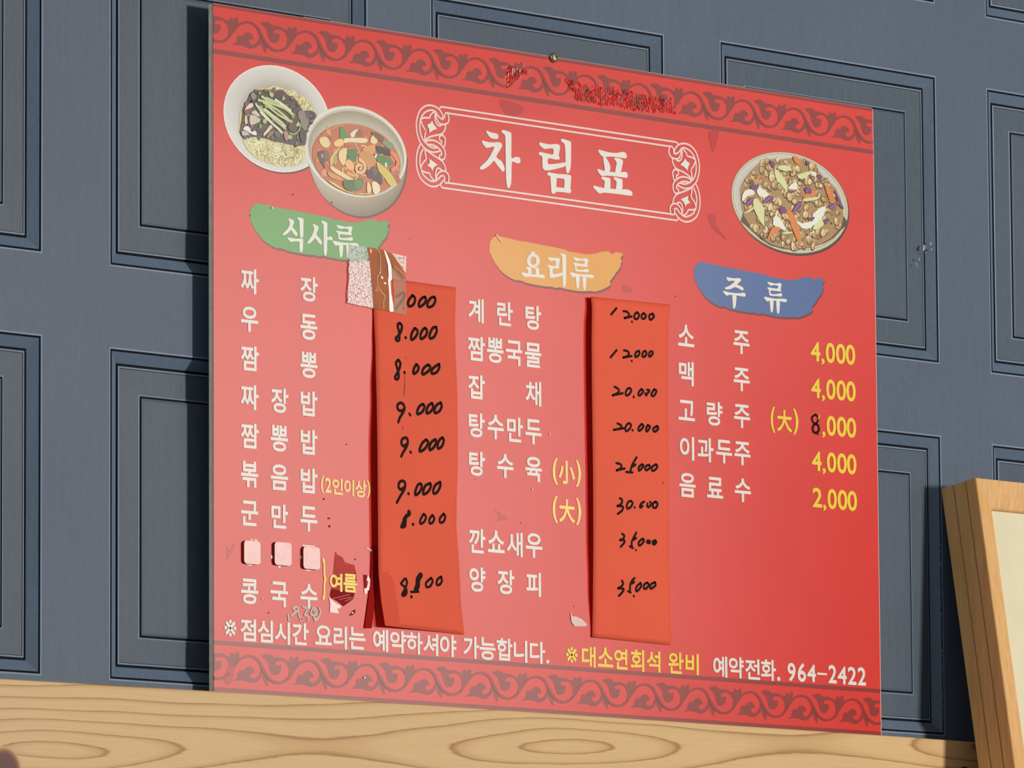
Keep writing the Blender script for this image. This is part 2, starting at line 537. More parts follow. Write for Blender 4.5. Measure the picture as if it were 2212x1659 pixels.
# --- running scroll borders
BROWN = (140, 38, 32)
def clip_x(poly, lo, hi):
    for s, lim in ((1, lo), (-1, hi)):
        out = []
        for i in range(len(poly)):
            a, b = poly[i], poly[(i + 1) % len(poly)]
            da, db = s * (a[0] - lim), s * (b[0] - lim)
            if da >= 0: out.append(a)
            if da * db < 0:
                t = da / (da - db); out.append((lim, a[1] + (b[1] - a[1]) * t))
        poly = out
        if len(poly) < 3: return []
    return poly
zs = zoomed(500, 40, 6.9125)
motif = []
def mpoly(pts, sm=True):
    motif.append(catmull(PB(zs(pts)), True, 3) if sm else PB(zs(pts)))
mpoly([(880, 527), (940, 500), (960, 425), (985, 390), (1040, 395), (1070, 360), (1110, 345), (1155, 355), (1190, 395), (1195, 445), (1150, 450), (1138, 480), (1160, 515), (1200, 525), (1240, 505), (1272, 455), (1290, 390), (1315, 470), (1275, 540), (1200, 585), (1130, 580), (1070, 550), (1000, 535)])
mpoly([(1305, 430), (1318, 530), (1350, 605), (1385, 655), (1394, 560), (1372, 480), (1345, 420)])
mpoly([(1305, 207), (1370, 188), (1430, 195), (1480, 238), (1540, 248), (1600, 262), (1650, 292), (1700, 330), (1705, 420), (1680, 380), (1640, 325), (1590, 303), (1530, 305), (1500, 330), (1515, 360), (1575, 365), (1585, 400), (1575, 450), (1545, 490), (1500, 502), (1450, 480), (1425, 430), (1410, 360), (1380, 280)])
mpoly([(1680, 315), (1716, 300), (1712, 268), (1745, 262), (1770, 292), (1798, 265), (1832, 264), (1838, 340), (1800, 390), (1760, 450), (1715, 535), (1680, 590), (1695, 500), (1700, 420)])
arc = catmull(PB(zs([(835, 425), (900, 335), (955, 262), (1010, 217), (1080, 196), (1150, 202), (1220, 237), (1275, 300), (1308, 375), (1335, 425), (1380, 500), (1430, 560), (1500, 605), (1580, 617), (1650, 597), (1695, 560), (1700, 555)])), False, 3)
hwm = 22 / 6.9125 * VM
for a in range(len(arc) - 1):
    (x0, z0), (x1, z1) = arc[a], arc[a + 1]
    l = math.hypot(x1 - x0, z1 - z0)
    if l < 1e-7: continue
    q = hwm * (0.8 + 0.5 * math.sin(math.pi * min(1, max(0, (a - 14) / 24))))
    nx, nz = -(z1 - z0) / l * q, (x1 - x0) / l * q
    ex, ez = (x1 - x0) * 0.12, (z1 - z0) * 0.12
    motif.append([(x0 + nx - ex, z0 + nz - ez), (x0 - nx - ex, z0 - nz - ez), (x1 - nx + ex, z1 - nz + ez), (x1 + nx + ex, z1 + nz + ez)])
PER = (B((877.7, 156))[0] - B((502.5, 96))[0]) / 3
dzb = B((631, 1478.8))[1] - B((627.3, 116))[1]
dxb = B((631, 1478.8))[0] - B((627.3, 116))[0]
for dx, dz in ((0, 0), (dxb, dzb)):
    k = Ink(0.00012)
    for r in range(-3, 13):
        for pl in motif:
            c = clip_x([(x + r * PER + dx, z + dz) for x, z in pl], 0.0003, W - 0.0003)
            if c:
                k.d = 0.00012 + 1e-5 * (motif.index(pl) + 1); k.poly(c, BROWN)
    k.build('border_scroll', board)
for (a, b) in (((460, 105), (460, 115.3)), ((460, 8.8), (460, 13.6)), ((463, 1383), (463, 1392.5)), ((463, 1484), (463, 1492.6))):
    za, zb = B(a)[1], B(b)[1]
    k = Ink(0.0001); k.poly([(0, zb), (W, zb), (W, za), (0, za)], BROWN); k.build('border_stripe', board)

# --- ornamental title frame
WHITE = (226, 219, 208); LINE = (232, 205, 196)
zf = zoomed(880, 210, 7.9)
fl = B((897.8, 300))[0]; fr_ = B((1512.2, 420))[0]; fmid = (fl + fr_) / 2
k = Ink(0.0003)
def both(uv, hw, col=LINE):
    k.stroke(uv, hw, col); k.stroke([(2 * fmid - x, z) for x, z in uv], hw, col)
HW = 1.95 * VM
KNOT = [
 [(600, 350), (605, 320), (575, 255), (520, 190), (450, 152), (380, 138), (310, 148), (250, 187), (200, 250), (168, 340), (150, 440), (155, 560), (175, 660), (210, 760), (265, 840), (330, 900), (400, 930), (460, 940), (550, 920)],
 [(620, 345), (612, 368), (588, 375), (545, 345), (510, 305), (485, 262), (430, 222), (370, 225), (310, 250), (260, 300), (225, 370), (210, 450), (212, 560), (235, 660), (275, 740), (330, 800), (390, 845), (450, 865), (515, 862)],
 [(215, 810), (180, 880), (157, 980), (150, 1080), (155, 1190), (180, 1290), (220, 1380), (280, 1450), (350, 1500), (420, 1525), (490, 1520), (550, 1490), (600, 1435), (628, 1375), (605, 1342), (570, 1347), (530, 1390), (490, 1420), (440, 1437), (380, 1420), (310, 1370), (260, 1310), (228, 1220), (212, 1120), (212, 1030), (232, 950), (265, 885)],
 [(690, 292), (705, 350), (700, 410), (670, 450), (620, 465), (560, 455), (520, 420), (495, 360), (480, 290)],
 [(470, 285), (465, 340), (475, 410), (500, 460), (540, 488), (575, 475)],
 [(645, 480), (640, 540), (610, 600), (560, 635), (480, 650), (390, 675), (320, 715), (290, 740)],
 [(230, 370), (290, 350), (370, 350), (390, 305), (440, 258), (480, 245)],
 [(225, 395), (250, 470), (300, 560), (310, 575), (295, 650), (290, 740)],
 [(305, 760), (370, 735), (440, 737), (510, 765), (570, 815), (615, 870), (640, 940), (640, 1000), (625, 1050), (595, 1070), (555, 1055), (540, 1020), (550, 990), (580, 972), (570, 930), (545, 890), (500, 850), (440, 820), (380, 808), (335, 815)],
 [(620, 850), (640, 780), (640, 710), (615, 665), (575, 650), (545, 670), (540, 710), (560, 745), (582, 757), (575, 790)],
 [(300, 892), (370, 945), (450, 1000), (530, 1050), (590, 1100), (635, 1180), (650, 1260)],
 [(295, 892), (300, 970), (315, 1050), (270, 1110), (240, 1160), (225, 1215)],
 [(230, 1245), (290, 1280), (365, 1300), (395, 1360), (440, 1410), (480, 1432)],
 [(480, 1400), (475, 1310), (490, 1240), (525, 1212), (570, 1237)],
 [(490, 1400), (500, 1330), (540, 1280), (590, 1257), (640, 1267), (685, 1312), (705, 1380), (695, 1442)],
]
for pts in KNOT:
    both(catmull(PB(zf(pts)), False, 5), HW)
for pts in ([(418, 400), (440, 460), (505, 540), (440, 560), (370, 608), (362, 545), (328, 470), (385, 445)], [(365, 1050), (420, 1090), (510, 1155), (450, 1190), (420, 1260), (395, 1205), (330, 1165), (375, 1120)]):
    uv = PB(zf(pts)); k.poly(uv, WHITE); k.poly([(2 * fmid - x, z) for x, z in uv], WHITE)
for start, ends in (([(545, 190), (565, 170), (600, 168)], (955, 230.6)), ([(625, 345), (630, 300), (650, 270), (700, 277)], (969, 245)),
                    ([(625, 1370), (625, 1430), (640, 1460), (700, 1465)], (967.6, 396.8)), ([(550, 1492), (580, 1540), (630, 1553)], (955, 404.7))):
    uv = catmull(PB(zf(start)), False, 4)
    zl = uv[-1][1]
    both(uv + [(fmid, zl)], HW)
k.build('title_frame', board)

# --- brush-lettered title and headings
def glyphs(name, parent, sets, col, depth=0.0005, sm=2):
    k = Ink(depth, 2e-6)
    for polys in sets:
        for pl in polys: k.poly(catmull(pl, True, sm), col)
    return k.build(name, parent)
zt = zoomed(1020, 270, 5.821)
CHA = [[(172, 80), (185, 73), (240, 95), (300, 108), (322, 122), (327, 150), (318, 172), (295, 178), (240, 168), (215, 150), (190, 118)],
       [(118, 208), (135, 197), (200, 215), (270, 220), (320, 215), (355, 225), (372, 245), (368, 275), (345, 320), (300, 395), (330, 430), (365, 455), (390, 500), (405, 545), (400, 578), (385, 588), (365, 575), (330, 530), (290, 480), (270, 450), (235, 490), (180, 535), (130, 560), (105, 560), (93, 545), (105, 520), (150, 480), (200, 425), (245, 345), (275, 275), (235, 278), (180, 290), (160, 275), (135, 245)],
       [(365, 75), (385, 62), (440, 78), (480, 95), (490, 120), (490, 300), (490, 412), (520, 412), (545, 402), (580, 405), (600, 425), (604, 455), (595, 478), (575, 484), (540, 475), (497, 465), (492, 600), (488, 720), (475, 775), (455, 795), (440, 785), (428, 730), (420, 600), (415, 300), (412, 150), (395, 115), (372, 95)]]
RIM = [[(838, 235), (850, 217), (900, 232), (980, 245), (1040, 238), (1085, 248), (1102, 270), (1098, 310), (1085, 380), (1097, 410), (1092, 432), (1070, 437), (1010, 428), (952, 420), (952, 490), (1000, 492), (1100, 482), (1168, 470), (1168, 518), (1100, 540), (1000, 565), (930, 572), (895, 560), (880, 520), (878, 420), (872, 395), (840, 375), (832, 358), (850, 340), (900, 350), (960, 365), (1013, 370), (1015, 300), (970, 295), (910, 302), (880, 285), (850, 260)],
       [(1113, 188), (1128, 174), (1185, 190), (1230, 208), (1240, 225), (1240, 400), (1238, 500), (1225, 575), (1200, 610), (1180, 590), (1172, 520), (1168, 400), (1162, 260), (1140, 225), (1118, 205)],
       [(940, 612), (955, 595), (1000, 605), (1060, 615), (1060, 668), (1055, 760), (1055, 840), (1020, 866), (995, 850), (988, 800), (978, 650), (950, 635)],
       [(1040, 615), (1080, 618), (1180, 622), (1235, 635), (1243, 660), (1235, 740), (1225, 810), (1152, 800), (1155, 680), (1050, 668)],
       [(1040, 783), (1100, 788), (1225, 800), (1240, 825), (1235, 850), (1215, 858), (1140, 845), (1040, 835)]]
PYO = [[(1580, 325), (1595, 312), (1660, 330), (1740, 348), (1820, 352), (1870, 340), (1915, 345), (1938, 370), (1940, 400), (1930, 418), (1900, 418), (1820, 405), (1740, 398), (1690, 400), (1650, 405), (1610, 375)],
       [(1645, 405), (1670, 402), (1705, 450), (1730, 510), (1733, 560), (1720, 590), (1700, 595), (1660, 595), (1662, 560), (1655, 500), (1645, 440)],
       [(1780, 425), (1795, 412), (1850, 420), (1885, 440), (1893, 465), (1880, 530), (1862, 600), (1795, 600), (1805, 520), (1812, 470)],
       [(1570, 570), (1585, 553), (1640, 575), (1720, 588), (1850, 598), (1905, 588), (1940, 600), (1953, 625), (1950, 655), (1935, 665), (1880, 658), (1780, 645), (1690, 638), (1640, 643), (1605, 625)],
       [(1618, 670), (1632, 652), (1690, 660), (1725, 668), (1733, 690), (1730, 810), (1658, 805), (1662, 720), (1650, 695)],
       [(1773, 672), (1788, 655), (1840, 670), (1878, 682), (1886, 710), (1880, 825), (1805, 820), (1812, 730), (1800, 700)],
       [(1517, 780), (1532, 763), (1590, 780), (1660, 792), (1740, 800), (1870, 815), (1920, 808), (1975, 820), (2008, 845), (2012, 875), (1995, 890), (1920, 882), (1800, 865), (1700, 855), (1640, 852), (1610, 866), (1580, 850), (1545, 815)]]
glyphs('title_lettering', board, [[PB(zt(p)) for p in g] for g in (CHA, RIM, PYO)], WHITE)

zb_ = zoomed(1480, 550, 6.9125); zg = zoomed(530, 425, 6.703); zo = zoomed(1050, 495, 7.135)
BADGE = PB(zb_([(130, 250), (140, 190), (175, 140), (230, 106), (270, 112), (340, 130), (450, 152), (560, 182), (640, 190), (730, 208), (860, 235), (960, 255), (1050, 270), (1150, 292), (1220, 305), (1310, 345), (1400, 352), (1500, 376), (1600, 380), (1680, 368), (1760, 342), (1840, 330), (1875, 335), (1890, 352), (1920, 380), (1945, 362), (1975, 345), (2030, 350), (2078, 378), (2060, 410), (2045, 440), (2062, 480), (2050, 520), (2040, 570), (2005, 625), (1975, 655), (1955, 700), (1925, 735), (1885, 790), (1900, 815), (1888, 850), (1830, 885), (1760, 915), (1680, 940), (1600, 930), (1520, 937), (1400, 930), (1300, 912), (1200, 890), (1160, 876), (1100, 888), (1045, 868), (950, 865), (850, 848), (740, 828), (660, 808), (600, 782), (540, 765), (530, 780), (440, 740), (350, 680), (280, 610), (210, 510), (170, 430), (135, 350)]))
notch_b = B(zb_([(1920, 380)])[0]); low_b = B(zb_([(535, 775)])[0])
def badge(tip, low, col, name):
    t, l = B(tip), B(low)
    sx = (t[0] - l[0]) / (notch_b[0] - low_b[0]); sz = sx
    pts = [(t[0] + (x - notch_b[0]) * sx, t[1] + (z - notch_b[1]) * sz) for x, z in BADGE]
    k = Ink(0.00015, 3e-5)
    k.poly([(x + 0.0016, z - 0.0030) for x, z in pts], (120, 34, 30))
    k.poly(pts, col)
    return k.build(name, board)
RYU = [[(1315, 420), (1328, 410), (1390, 425), (1450, 437), (1510, 428), (1540, 440), (1545, 460), (1530, 520), (1540, 540), (1530, 558), (1490, 555), (1400, 545), (1365, 545), (1370, 590), (1420, 600), (1480, 595), (1535, 585), (1553, 600), (1550, 630), (1530, 638), (1470, 630), (1390, 625), (1350, 615), (1340, 580), (1335, 530), (1312, 508), (1320, 492), (1370, 500), (1430, 510), (1482, 510), (1485, 470), (1420, 460), (1370, 468), (1340, 450)],
       [(1258, 650), (1272, 637), (1340, 652), (1430, 668), (1500, 670), (1600, 672), (1630, 690), (1625, 720), (1590, 722), (1500, 705), (1430, 700), (1370, 698), (1310, 710), (1285, 690)],
       [(1352, 695), (1410, 700), (1408, 780), (1400, 855), (1382, 880), (1365, 865), (1355, 780)],
       [(1458, 700), (1515, 705), (1512, 800), (1505, 880), (1485, 900), (1468, 885), (1460, 800)]]
RYUB = [PB(zg(p)) for p in RYU]
ra = B(zg([(1315, 418)])[0])
def ryu_at(px):
    b = B(px); return [[(x + b[0] - ra[0], z + b[1] - ra[1]) for x, z in p] for p in RYUB]
SIK = [[(620, 325), (632, 315), (670, 330), (698, 355), (698, 385), (680, 430), (710, 475), (745, 520), (750, 555), (738, 570), (715, 560), (680, 515), (655, 482), (620, 520), (575, 552), (545, 558), (535, 545), (560, 515), (600, 475), (630, 425), (640, 375)],
       [(748, 310), (762, 298), (810, 310), (837, 325), (837, 400), (835, 560), (820, 595), (800, 598), (788, 570), (782, 480), (778, 360), (765, 335)],
       [(603, 600), (618, 590), (680, 602), (740, 610), (800, 606), (832, 615), (832, 650), (828, 760), (815, 800), (798, 805), (783, 780), (778, 720), (778, 655), (720, 645), (660, 655), (640, 640)]]
SA = [[(970, 405), (985, 397), (1030, 415), (1055, 440), (1052, 475), (1025, 545), (1060, 590), (1100, 640), (1105, 675), (1093, 692), (1070, 683), (1035, 640), (1005, 600), (970, 640), (925, 675), (903, 678), (893, 665), (915, 630), (955, 570), (985, 500), (992, 445)],
      [(1093, 358), (1107, 347), (1150, 362), (1180, 380), (1184, 420), (1184, 585), (1215, 575), (1245, 580), (1260, 605), (1258, 628), (1240, 634), (1184, 625), (1180, 760), (1172, 835), (1155, 858), (1140, 840), (1130, 760), (1128, 500), (1125, 410), (1110, 385)]]
def ring(cx, cy, rx, ry, ix, iy, z):
    out = []
    for q in range(16):
        a, b = 6.28319 * q / 16, 6.28319 * (q + 1.04) / 16
        out.append(PB(z([(cx + rx * math.cos(a), cy + ry * math.sin(a)), (cx + rx * math.cos(b), cy + ry * math.sin(b)), (cx + ix * math.cos(b), cy + iy * math.sin(b)), (cx + ix * math.cos(a), cy + iy * math.sin(a))])))
    return out
YO = [PB(zo(p)) for p in ([(692, 358), (705, 345), (735, 352), (752, 375), (745, 410), (695, 410)],
      [(610, 590), (625, 580), (680, 592), (692, 610), (690, 705), (640, 700), (645, 640), (625, 612)],
      [(740, 600), (790, 596), (812, 615), (812, 725), (755, 715), (762, 640)],
      [(542, 680), (556, 665), (620, 680), (690, 695), (770, 705), (850, 697), (895, 715), (902, 740), (893, 757), (850, 752), (750, 740), (680, 733), (630, 732), (605, 745), (570, 720)])]
RI = [PB(zo(p)) for p in ([(945, 440), (958, 430), (1010, 440), (1070, 445), (1110, 445), (1133, 462), (1130, 490), (1118, 580), (1125, 600), (1115, 615), (1080, 610), (1028, 605), (1028, 690), (1080, 690), (1170, 672), (1175, 712), (1100, 735), (1020, 752), (985, 745), (972, 720), (972, 600), (940, 572), (948, 552), (1000, 560), (1062, 570), (1065, 490), (1020, 485), (990, 492), (965, 470)],
      [(1138, 385), (1150, 373), (1195, 383), (1228, 400), (1230, 450), (1230, 700), (1225, 850), (1210, 890), (1195, 898), (1182, 870), (1175, 760), (1170, 500), (1165, 420), (1150, 405)])]
JU = [PB(zb_(p)) for p in ([(610, 350), (622, 338), (680, 348), (740, 355), (795, 350), (825, 362), (828, 388), (800, 420), (775, 450), (815, 465), (850, 485), (870, 510), (865, 530), (845, 535), (800, 508), (742, 485), (700, 505), (640, 520), (600, 518), (588, 502), (600, 488), (650, 470), (700, 435), (735, 398), (690, 390), (650, 398), (630, 385)],
      [(560, 552), (575, 542), (640, 560), (720, 572), (800, 578), (860, 570), (895, 582), (900, 605), (890, 628), (850, 625), (780, 612), (700, 602), (640, 605), (615, 615), (580, 580)],
      [(703, 600), (762, 605), (758, 700), (750, 775), (728, 808), (712, 790), (705, 700)])]
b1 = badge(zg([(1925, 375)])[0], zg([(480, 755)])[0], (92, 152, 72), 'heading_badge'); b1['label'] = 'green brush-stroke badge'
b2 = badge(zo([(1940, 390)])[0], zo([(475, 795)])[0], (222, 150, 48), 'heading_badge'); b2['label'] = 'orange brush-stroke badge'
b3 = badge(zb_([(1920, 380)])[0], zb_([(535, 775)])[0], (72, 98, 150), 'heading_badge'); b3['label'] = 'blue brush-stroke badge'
glyphs('heading_lettering', b1, [[PB(zg(p)) for p in SIK], [PB(zg(p)) for p in SA], RYUB], WHITE)
kk = [RI, ryu_at(zo([(1340, 441)])[0]), YO]
o = glyphs('heading_lettering', b2, kk, WHITE)
k = Ink(0.00052)
for p in ring(723, 488, 103, 112, 44, 64, zo): k.poly(p, WHITE)
k.build('heading_lettering', b2)
glyphs('heading_lettering', b3, [JU, ryu_at(zb_([(1225, 416)])[0])], WHITE)

# --- the menu lines
def row(chars, boxes): return [(c,) + b for c, b in zip(chars, boxes)]
def cols3(chars, tops, x=((519.5, 558.5), (584, 622), (648, 686)), h=56.5):
    return [(c, x[i][0], x[i][1], t, t + h) for c, i, t in tops]
ITEMS = [
 row('짜장', [(519.5, 558.5, 579.5, 636), (648, 686, 597, 652.6)]),
 row('우동', [(519.5, 557.3, 661.6, 718), (648, 685, 678, 735.4)]),
 row('짬뽕', [(519.5, 558.7, 746, 802), (648, 685.2, 760, 817.7)]),
 row('짜장밥', [(519.5, 558.3, 830, 886), (584.8, 622.5, 837.6, 893), (649, 685.2, 844, 900)]),
 row('짬뽕밥', [(519.5, 558.5, 913.3, 969.6), (584, 621.7, 918, 976.6), (649, 685.2, 927, 983)]),
 row('볶음밥', [(519.5, 557.3, 995, 1053.7), (584, 621.7, 1002.4, 1060), (649, 685.2, 1010.5, 1066.5)]),
 row('군만두', [(519.7, 557.3, 1081, 1137), (585.5, 621.7, 1088, 1142.5), (648, 685, 1093, 1149.6)]),
 row('콩국수', [(519.7, 557.5, 1249.4, 1306), (583.5, 621.5, 1255.7, 1312), (648, 685.5, 1260, 1316)]),
 row('계란탕', [(1011, 1044.4, 644, 698), (1073, 1107, 651, 705), (1134.5, 1168.5, 659, 713.5)]),
 row('짬뽕국물', [(1010, 1047, 726, 780.5), (1051, 1087, 729, 785), (1092, 1127.7, 735, 790.5), (1133, 1169, 740, 795)]),
 row('잡채', [(1011, 1047, 809, 863), (1134.5, 1168.5, 823, 878)]),
 row('탕수만두', [(1012, 1046.5, 891.4, 946), (1052, 1088, 895, 950), (1094.5, 1129, 900.5, 956), (1134, 1169.5, 905, 961)]),
 row('탕수육', [(1012.6, 1047.3, 974, 1029), (1072.7, 1109, 980, 1034), (1134, 1170, 986, 1041.6)]),
 row('깐쇼새우', [(1012.6, 1048, 1141, 1196), (1053, 1089.4, 1145, 1195), (1094, 1128.5, 1149, 1203.5), (1134.6, 1171, 1151, 1206)]),
 row('양장피', [(1013, 1048, 1224, 1279.5), (1074, 1110.7, 1230, 1284.7), (1136, 1168, 1235.4, 1289.7)]),
 row('소주', [(1464, 1499, 700.7, 749.5), (1583.5, 1618.5, 713.7, 766)]),
 row('맥주', [(1466, 1498, 780, 834), (1584, 1619, 794, 846)]),
 row('고량주', [(1465, 1500.5, 864, 909.4), (1526, 1560, 867, 920.5), (1584.5, 1619.8, 873, 925.7)]),
 row('이과두주', [(1468, 1499, 942, 995), (1506, 1540.7, 945, 999), (1546, 1581, 949.6, 1002), (1585.6, 1620.5, 953.5, 1006)]),
 row('음료수', [(1467, 1502, 1021, 1075), (1526.5, 1561.5, 1030, 1077), (1586.6, 1621.6, 1032.5, 1085.6)]),
]
for it in ITEMS: letters('menu_line', board, it, WHITE)
YEL = (246, 206, 96); YEL2 = (238, 200, 44)
letters('portion_note', board, row('(2인이상)', [(692.5, 699.7, 1027, 1067.6), (701.6, 715, 1032, 1064.7), (717, 740, 1033, 1069), (742.7, 764.3, 1035, 1071.5), (766.6, 791.3, 1036.8, 1075.3), (792, 799.4, 1036.8, 1077)]), YEL, 0.0005)
letters('portion_note', board, row('(小)', [(1193, 1204, 989, 1047.7), (1206, 1241, 994.5, 1047), (1243.5, 1254.4, 994, 1052.5)]), YEL, 0.0008)
letters('portion_note', board, row('(大)', [(1193, 1204, 1070.5, 1130), (1207, 1241, 1077.4, 1130), (1244, 1254.6, 1076, 1135)]), YEL, 0.0008)
letters('portion_note', board, row('(大)', [(1664, 1673.4, 878, 935), (1678, 1710, 884.8, 934), (1713, 1724, 882.7, 939.7)]), YEL2, 0.0008)
letters('season_note', board, row('}여름', [(695.5, 704, 1205, 1297)] + [(711.5, 738.7, 1238, 1278.5), (741, 770.7, 1239, 1280.7)]), YEL2, 0.0008, 0.0007)
for n, dx, dy in ((0, 0, 0), (1, 1, 79), (2, 2, 157.6), (3, 2.6, 236.6), (4, 3.9, 315.7)):
    r = [('2' if n == 4 else '4', 1750.7, 1771.4, 737.5, 781), (',', 1773.5, 1780.5, 774.6, 788), ('0', 1783, 1803.3, 740, 785), ('0', 1805, 1826, 742, 787), ('0', 1826.2, 1846.8, 744, 789)]
    if n == 2: r = r[1:]
    letters('printed_price', board, [(c, a + dx, b + dx, e + dy, f_ + dy) for c, a, b, e, f_ in r], YEL2, 0.0008)
letters('notice_line', board, row('※점심시간요리는예약하셔야가능합니다.', [(484, 510, 1338, 1375.7), (518.8, 552.6, 1336, 1386), (556, 589, 1339, 1389), (593, 626, 1342.6, 1393), (630.5, 666, 1345, 1394.5), (680, 716, 1350, 1394.5), (719.5, 749, 1352, 1403), (753, 789, 1354, 1404), (805, 838, 1359, 1408.6), (841.7, 876.5, 1362, 1411.7), (877, 912.5, 1365, 1414.5), (913.5, 946, 1368, 1417.4), (949.5, 985.4, 1371, 1420), (1000, 1034.4, 1373.7, 1423.7), (1035, 1070, 1376, 1427), (1072, 1106.6, 1378, 1428), (1109, 1138.5, 1382.7, 1432), (1143.6, 1177, 1385, 1434.5), (1179, 1186, 1425, 1433.5)]), WHITE, 0.00075)
letters('banquet_line', board, row('※대소연회석완비', [(1222, 1247, 1397, 1432.4), (1256, 1286, 1395.6, 1442.4), (1290.5, 1324, 1398, 1442), (1326, 1355, 1401, 1447), (1361.6, 1391, 1402.5, 1451.7), (1396, 1426, 1405.6, 1453), (1442.7, 1476, 1408, 1456.4), (1480, 1509, 1411, 1458.6)]), YEL2, 0.00075)
letters('phone_line', board, row('예약전화.964-2422', [(1540, 1570.5, 1416.8, 1464), (1573.7, 1606, 1418.4, 1465.8), (1609, 1641, 1422.7, 1469), (1643, 1675.7, 1423.7, 1471.4), (1678, 1685, 1461.7, 1471.4), (1700.6, 1717.8, 1431.5, 1472.6), (1722.5, 1740.5, 1432, 1473.6), (1743, 1762, 1435, 1473.6), (1764.6, 1786, 1453, 1458.6), (1789, 1806.7, 1436, 1476.7), (1809, 1828.5, 1439, 1479), (1830.7, 1849.4, 1440, 1480), (1852, 1870, 1441, 1481.4)]), WHITE, 0.00075)
#@@MORE

# --- pictured dishes
def ell(cx, cy, wpx, hpx, n=48, a0=0.0, a1=6.28319):
    """ellipse lying in the print, given by its size in pixels of the photograph"""
    mx, mz = scale_at(cx, cy); u, v = B((cx, cy))
    return [(u + wpx / 2 * mx * math.cos(a0 + (a1 - a0) * q / n), v + hpx / 2 * mz * math.sin(a0 + (a1 - a0) * q / n)) for q in range(n if abs(a1 - a0 - 6.28319) < 1e-3 else n + 1)]
def mixc(a, b, t): return tuple(a[i] + (b[i] - a[i]) * t for i in range(3))
def nested(k, e0, e1, c0, c1, n=8):
    for q in range(n + 1):
        t = q / n
        k.poly(ell(*[e0[i] + (e1[i] - e0[i]) * t for i in range(4)]), mixc(c0, c1, t))
def inside(p, poly):
    x, y = p; c = False
    for i in range(len(poly)):
        (x0, y0), (x1, y1) = poly[i - 1], poly[i]
        if (y0 > y) != (y1 > y) and x < (x1 - x0) * (y - y0) / (y1 - y0) + x0: c = not c
    return c
def rnd_in(poly):
    xs = [p[0] for p in poly]; ys = [p[1] for p in poly]
    while True:
        p = (random.uniform(min(xs), max(xs)), random.uniform(min(ys), max(ys)))
        if inside(p, poly): return p
def curl(k, z, p, L, hw, col, ang=None, bend=1.2, n=5, within=None):
    a = random.uniform(0, 6.28) if ang is None else ang
    b = random.uniform(-bend, bend) / n
    pts = [p]
    for q in range(n):
        nxt = (pts[-1][0] + L / n * math.cos(a), pts[-1][1] + L / n * math.sin(a)); a += b
        if within and not inside(nxt, within): break
        pts.append(nxt)
    if len(pts) < 3: return
    k.stroke(catmull(PB(z(pts)), False, 3), hw, col, caps=False)
def bits(k, z, poly, n, cols, rmin, rmax, jit=0.35, sides=7):
    for _ in range(n):
        p = B(z([rnd_in(poly)])[0]); r = random.uniform(rmin, rmax) * VM
        k.blob(p[0], p[1], r * random.uniform(0.8, 1.5), r * random.uniform(0.6, 1.1), random.choice(cols), random.uniform(0, 3.14), sides, jit)
STEP = 1e-5
# noodles in black sauce
z1 = zoomed(480, 130, 9.217)
k = Ink(0.0001, STEP)
k.poly(ell(601, 260.5, 230, 229), (95, 34, 30))
k.poly(ell(599, 256.5, 231, 229), (243, 232, 215))
k.poly(ell(599, 256.5, 227, 225), (216, 212, 205))
nested(k, (599, 255, 224, 221), (598, 252, 182, 172), (216, 212, 205), (204, 198, 189), 8)
nested(k, (600, 251, 178, 166), (602, 262, 128, 128), (202, 195, 185), (158, 146, 126), 8)
nested(k, (606, 291, 168, 136), (606, 280, 120, 100), (212, 207, 198), (196, 188, 176), 3)
dish = k.build('dish_picture', board); dish['label'] = 'picture of noodles with black sauce on a white plate'
k = Ink(0.00055, STEP)
NOOD = [(400, 1540), (620, 1500), (760, 1500), (850, 1560), (1000, 1520), (1050, 1600), (1140, 1630), (1350, 1690), (1460, 1630), (1640, 1720), (1655, 1900), (1580, 2030), (1440, 2115), (1200, 2122), (1000, 2090), (850, 2030), (700, 1970), (560, 1850), (450, 1700)]
NOOD2 = [(690, 610), (760, 555), (930, 550), (990, 490), (1060, 530), (1110, 515), (1230, 580), (1330, 600), (1420, 580), (1500, 690), (1640, 720), (1740, 830), (1800, 980), (1870, 1110), (1700, 1040), (1530, 960), (1400, 800), (1200, 680), (1000, 640), (800, 640)]
for pl in (NOOD, NOOD2, [(340, 1060), (400, 1040), (430, 1200), (400, 1420), (330, 1430)]): k.poly(catmull(PB(z1(pl)), True, 2), (208, 196, 136))
k.crowd()
for pl, n in ((NOOD, 150), (NOOD2, 70)):
    for _ in range(n):
        curl(k, z1, rnd_in(pl), random.uniform(120, 320), 1.1 * VM, random.choice([(228, 220, 166), (236, 230, 184), (176, 156, 90), (222, 210, 148), (238, 234, 196)]), random.gauss(1.5, 0.8), 2.4, within=pl)
k.build('noodles', dish)
k = Ink(k.top(), STEP)
SAUCE = [(400, 1000), (420, 930), (480, 850), (540, 680), (620, 620), (800, 590), (1050, 600), (1190, 590), (1300, 700), (1430, 760), (1530, 900), (1600, 1010), (1690, 1000), (1800, 1020), (1870, 1120), (1780, 1240), (1690, 1400), (1650, 1560), (1640, 1700), (1390, 1690), (1200, 1650), (1050, 1620), (850, 1560), (620, 1530), (400, 1540), (350, 1400), (380, 1200)]
k.poly(catmull(PB(z1(SAUCE)), True, 2), (82, 58, 52))
k.crowd()
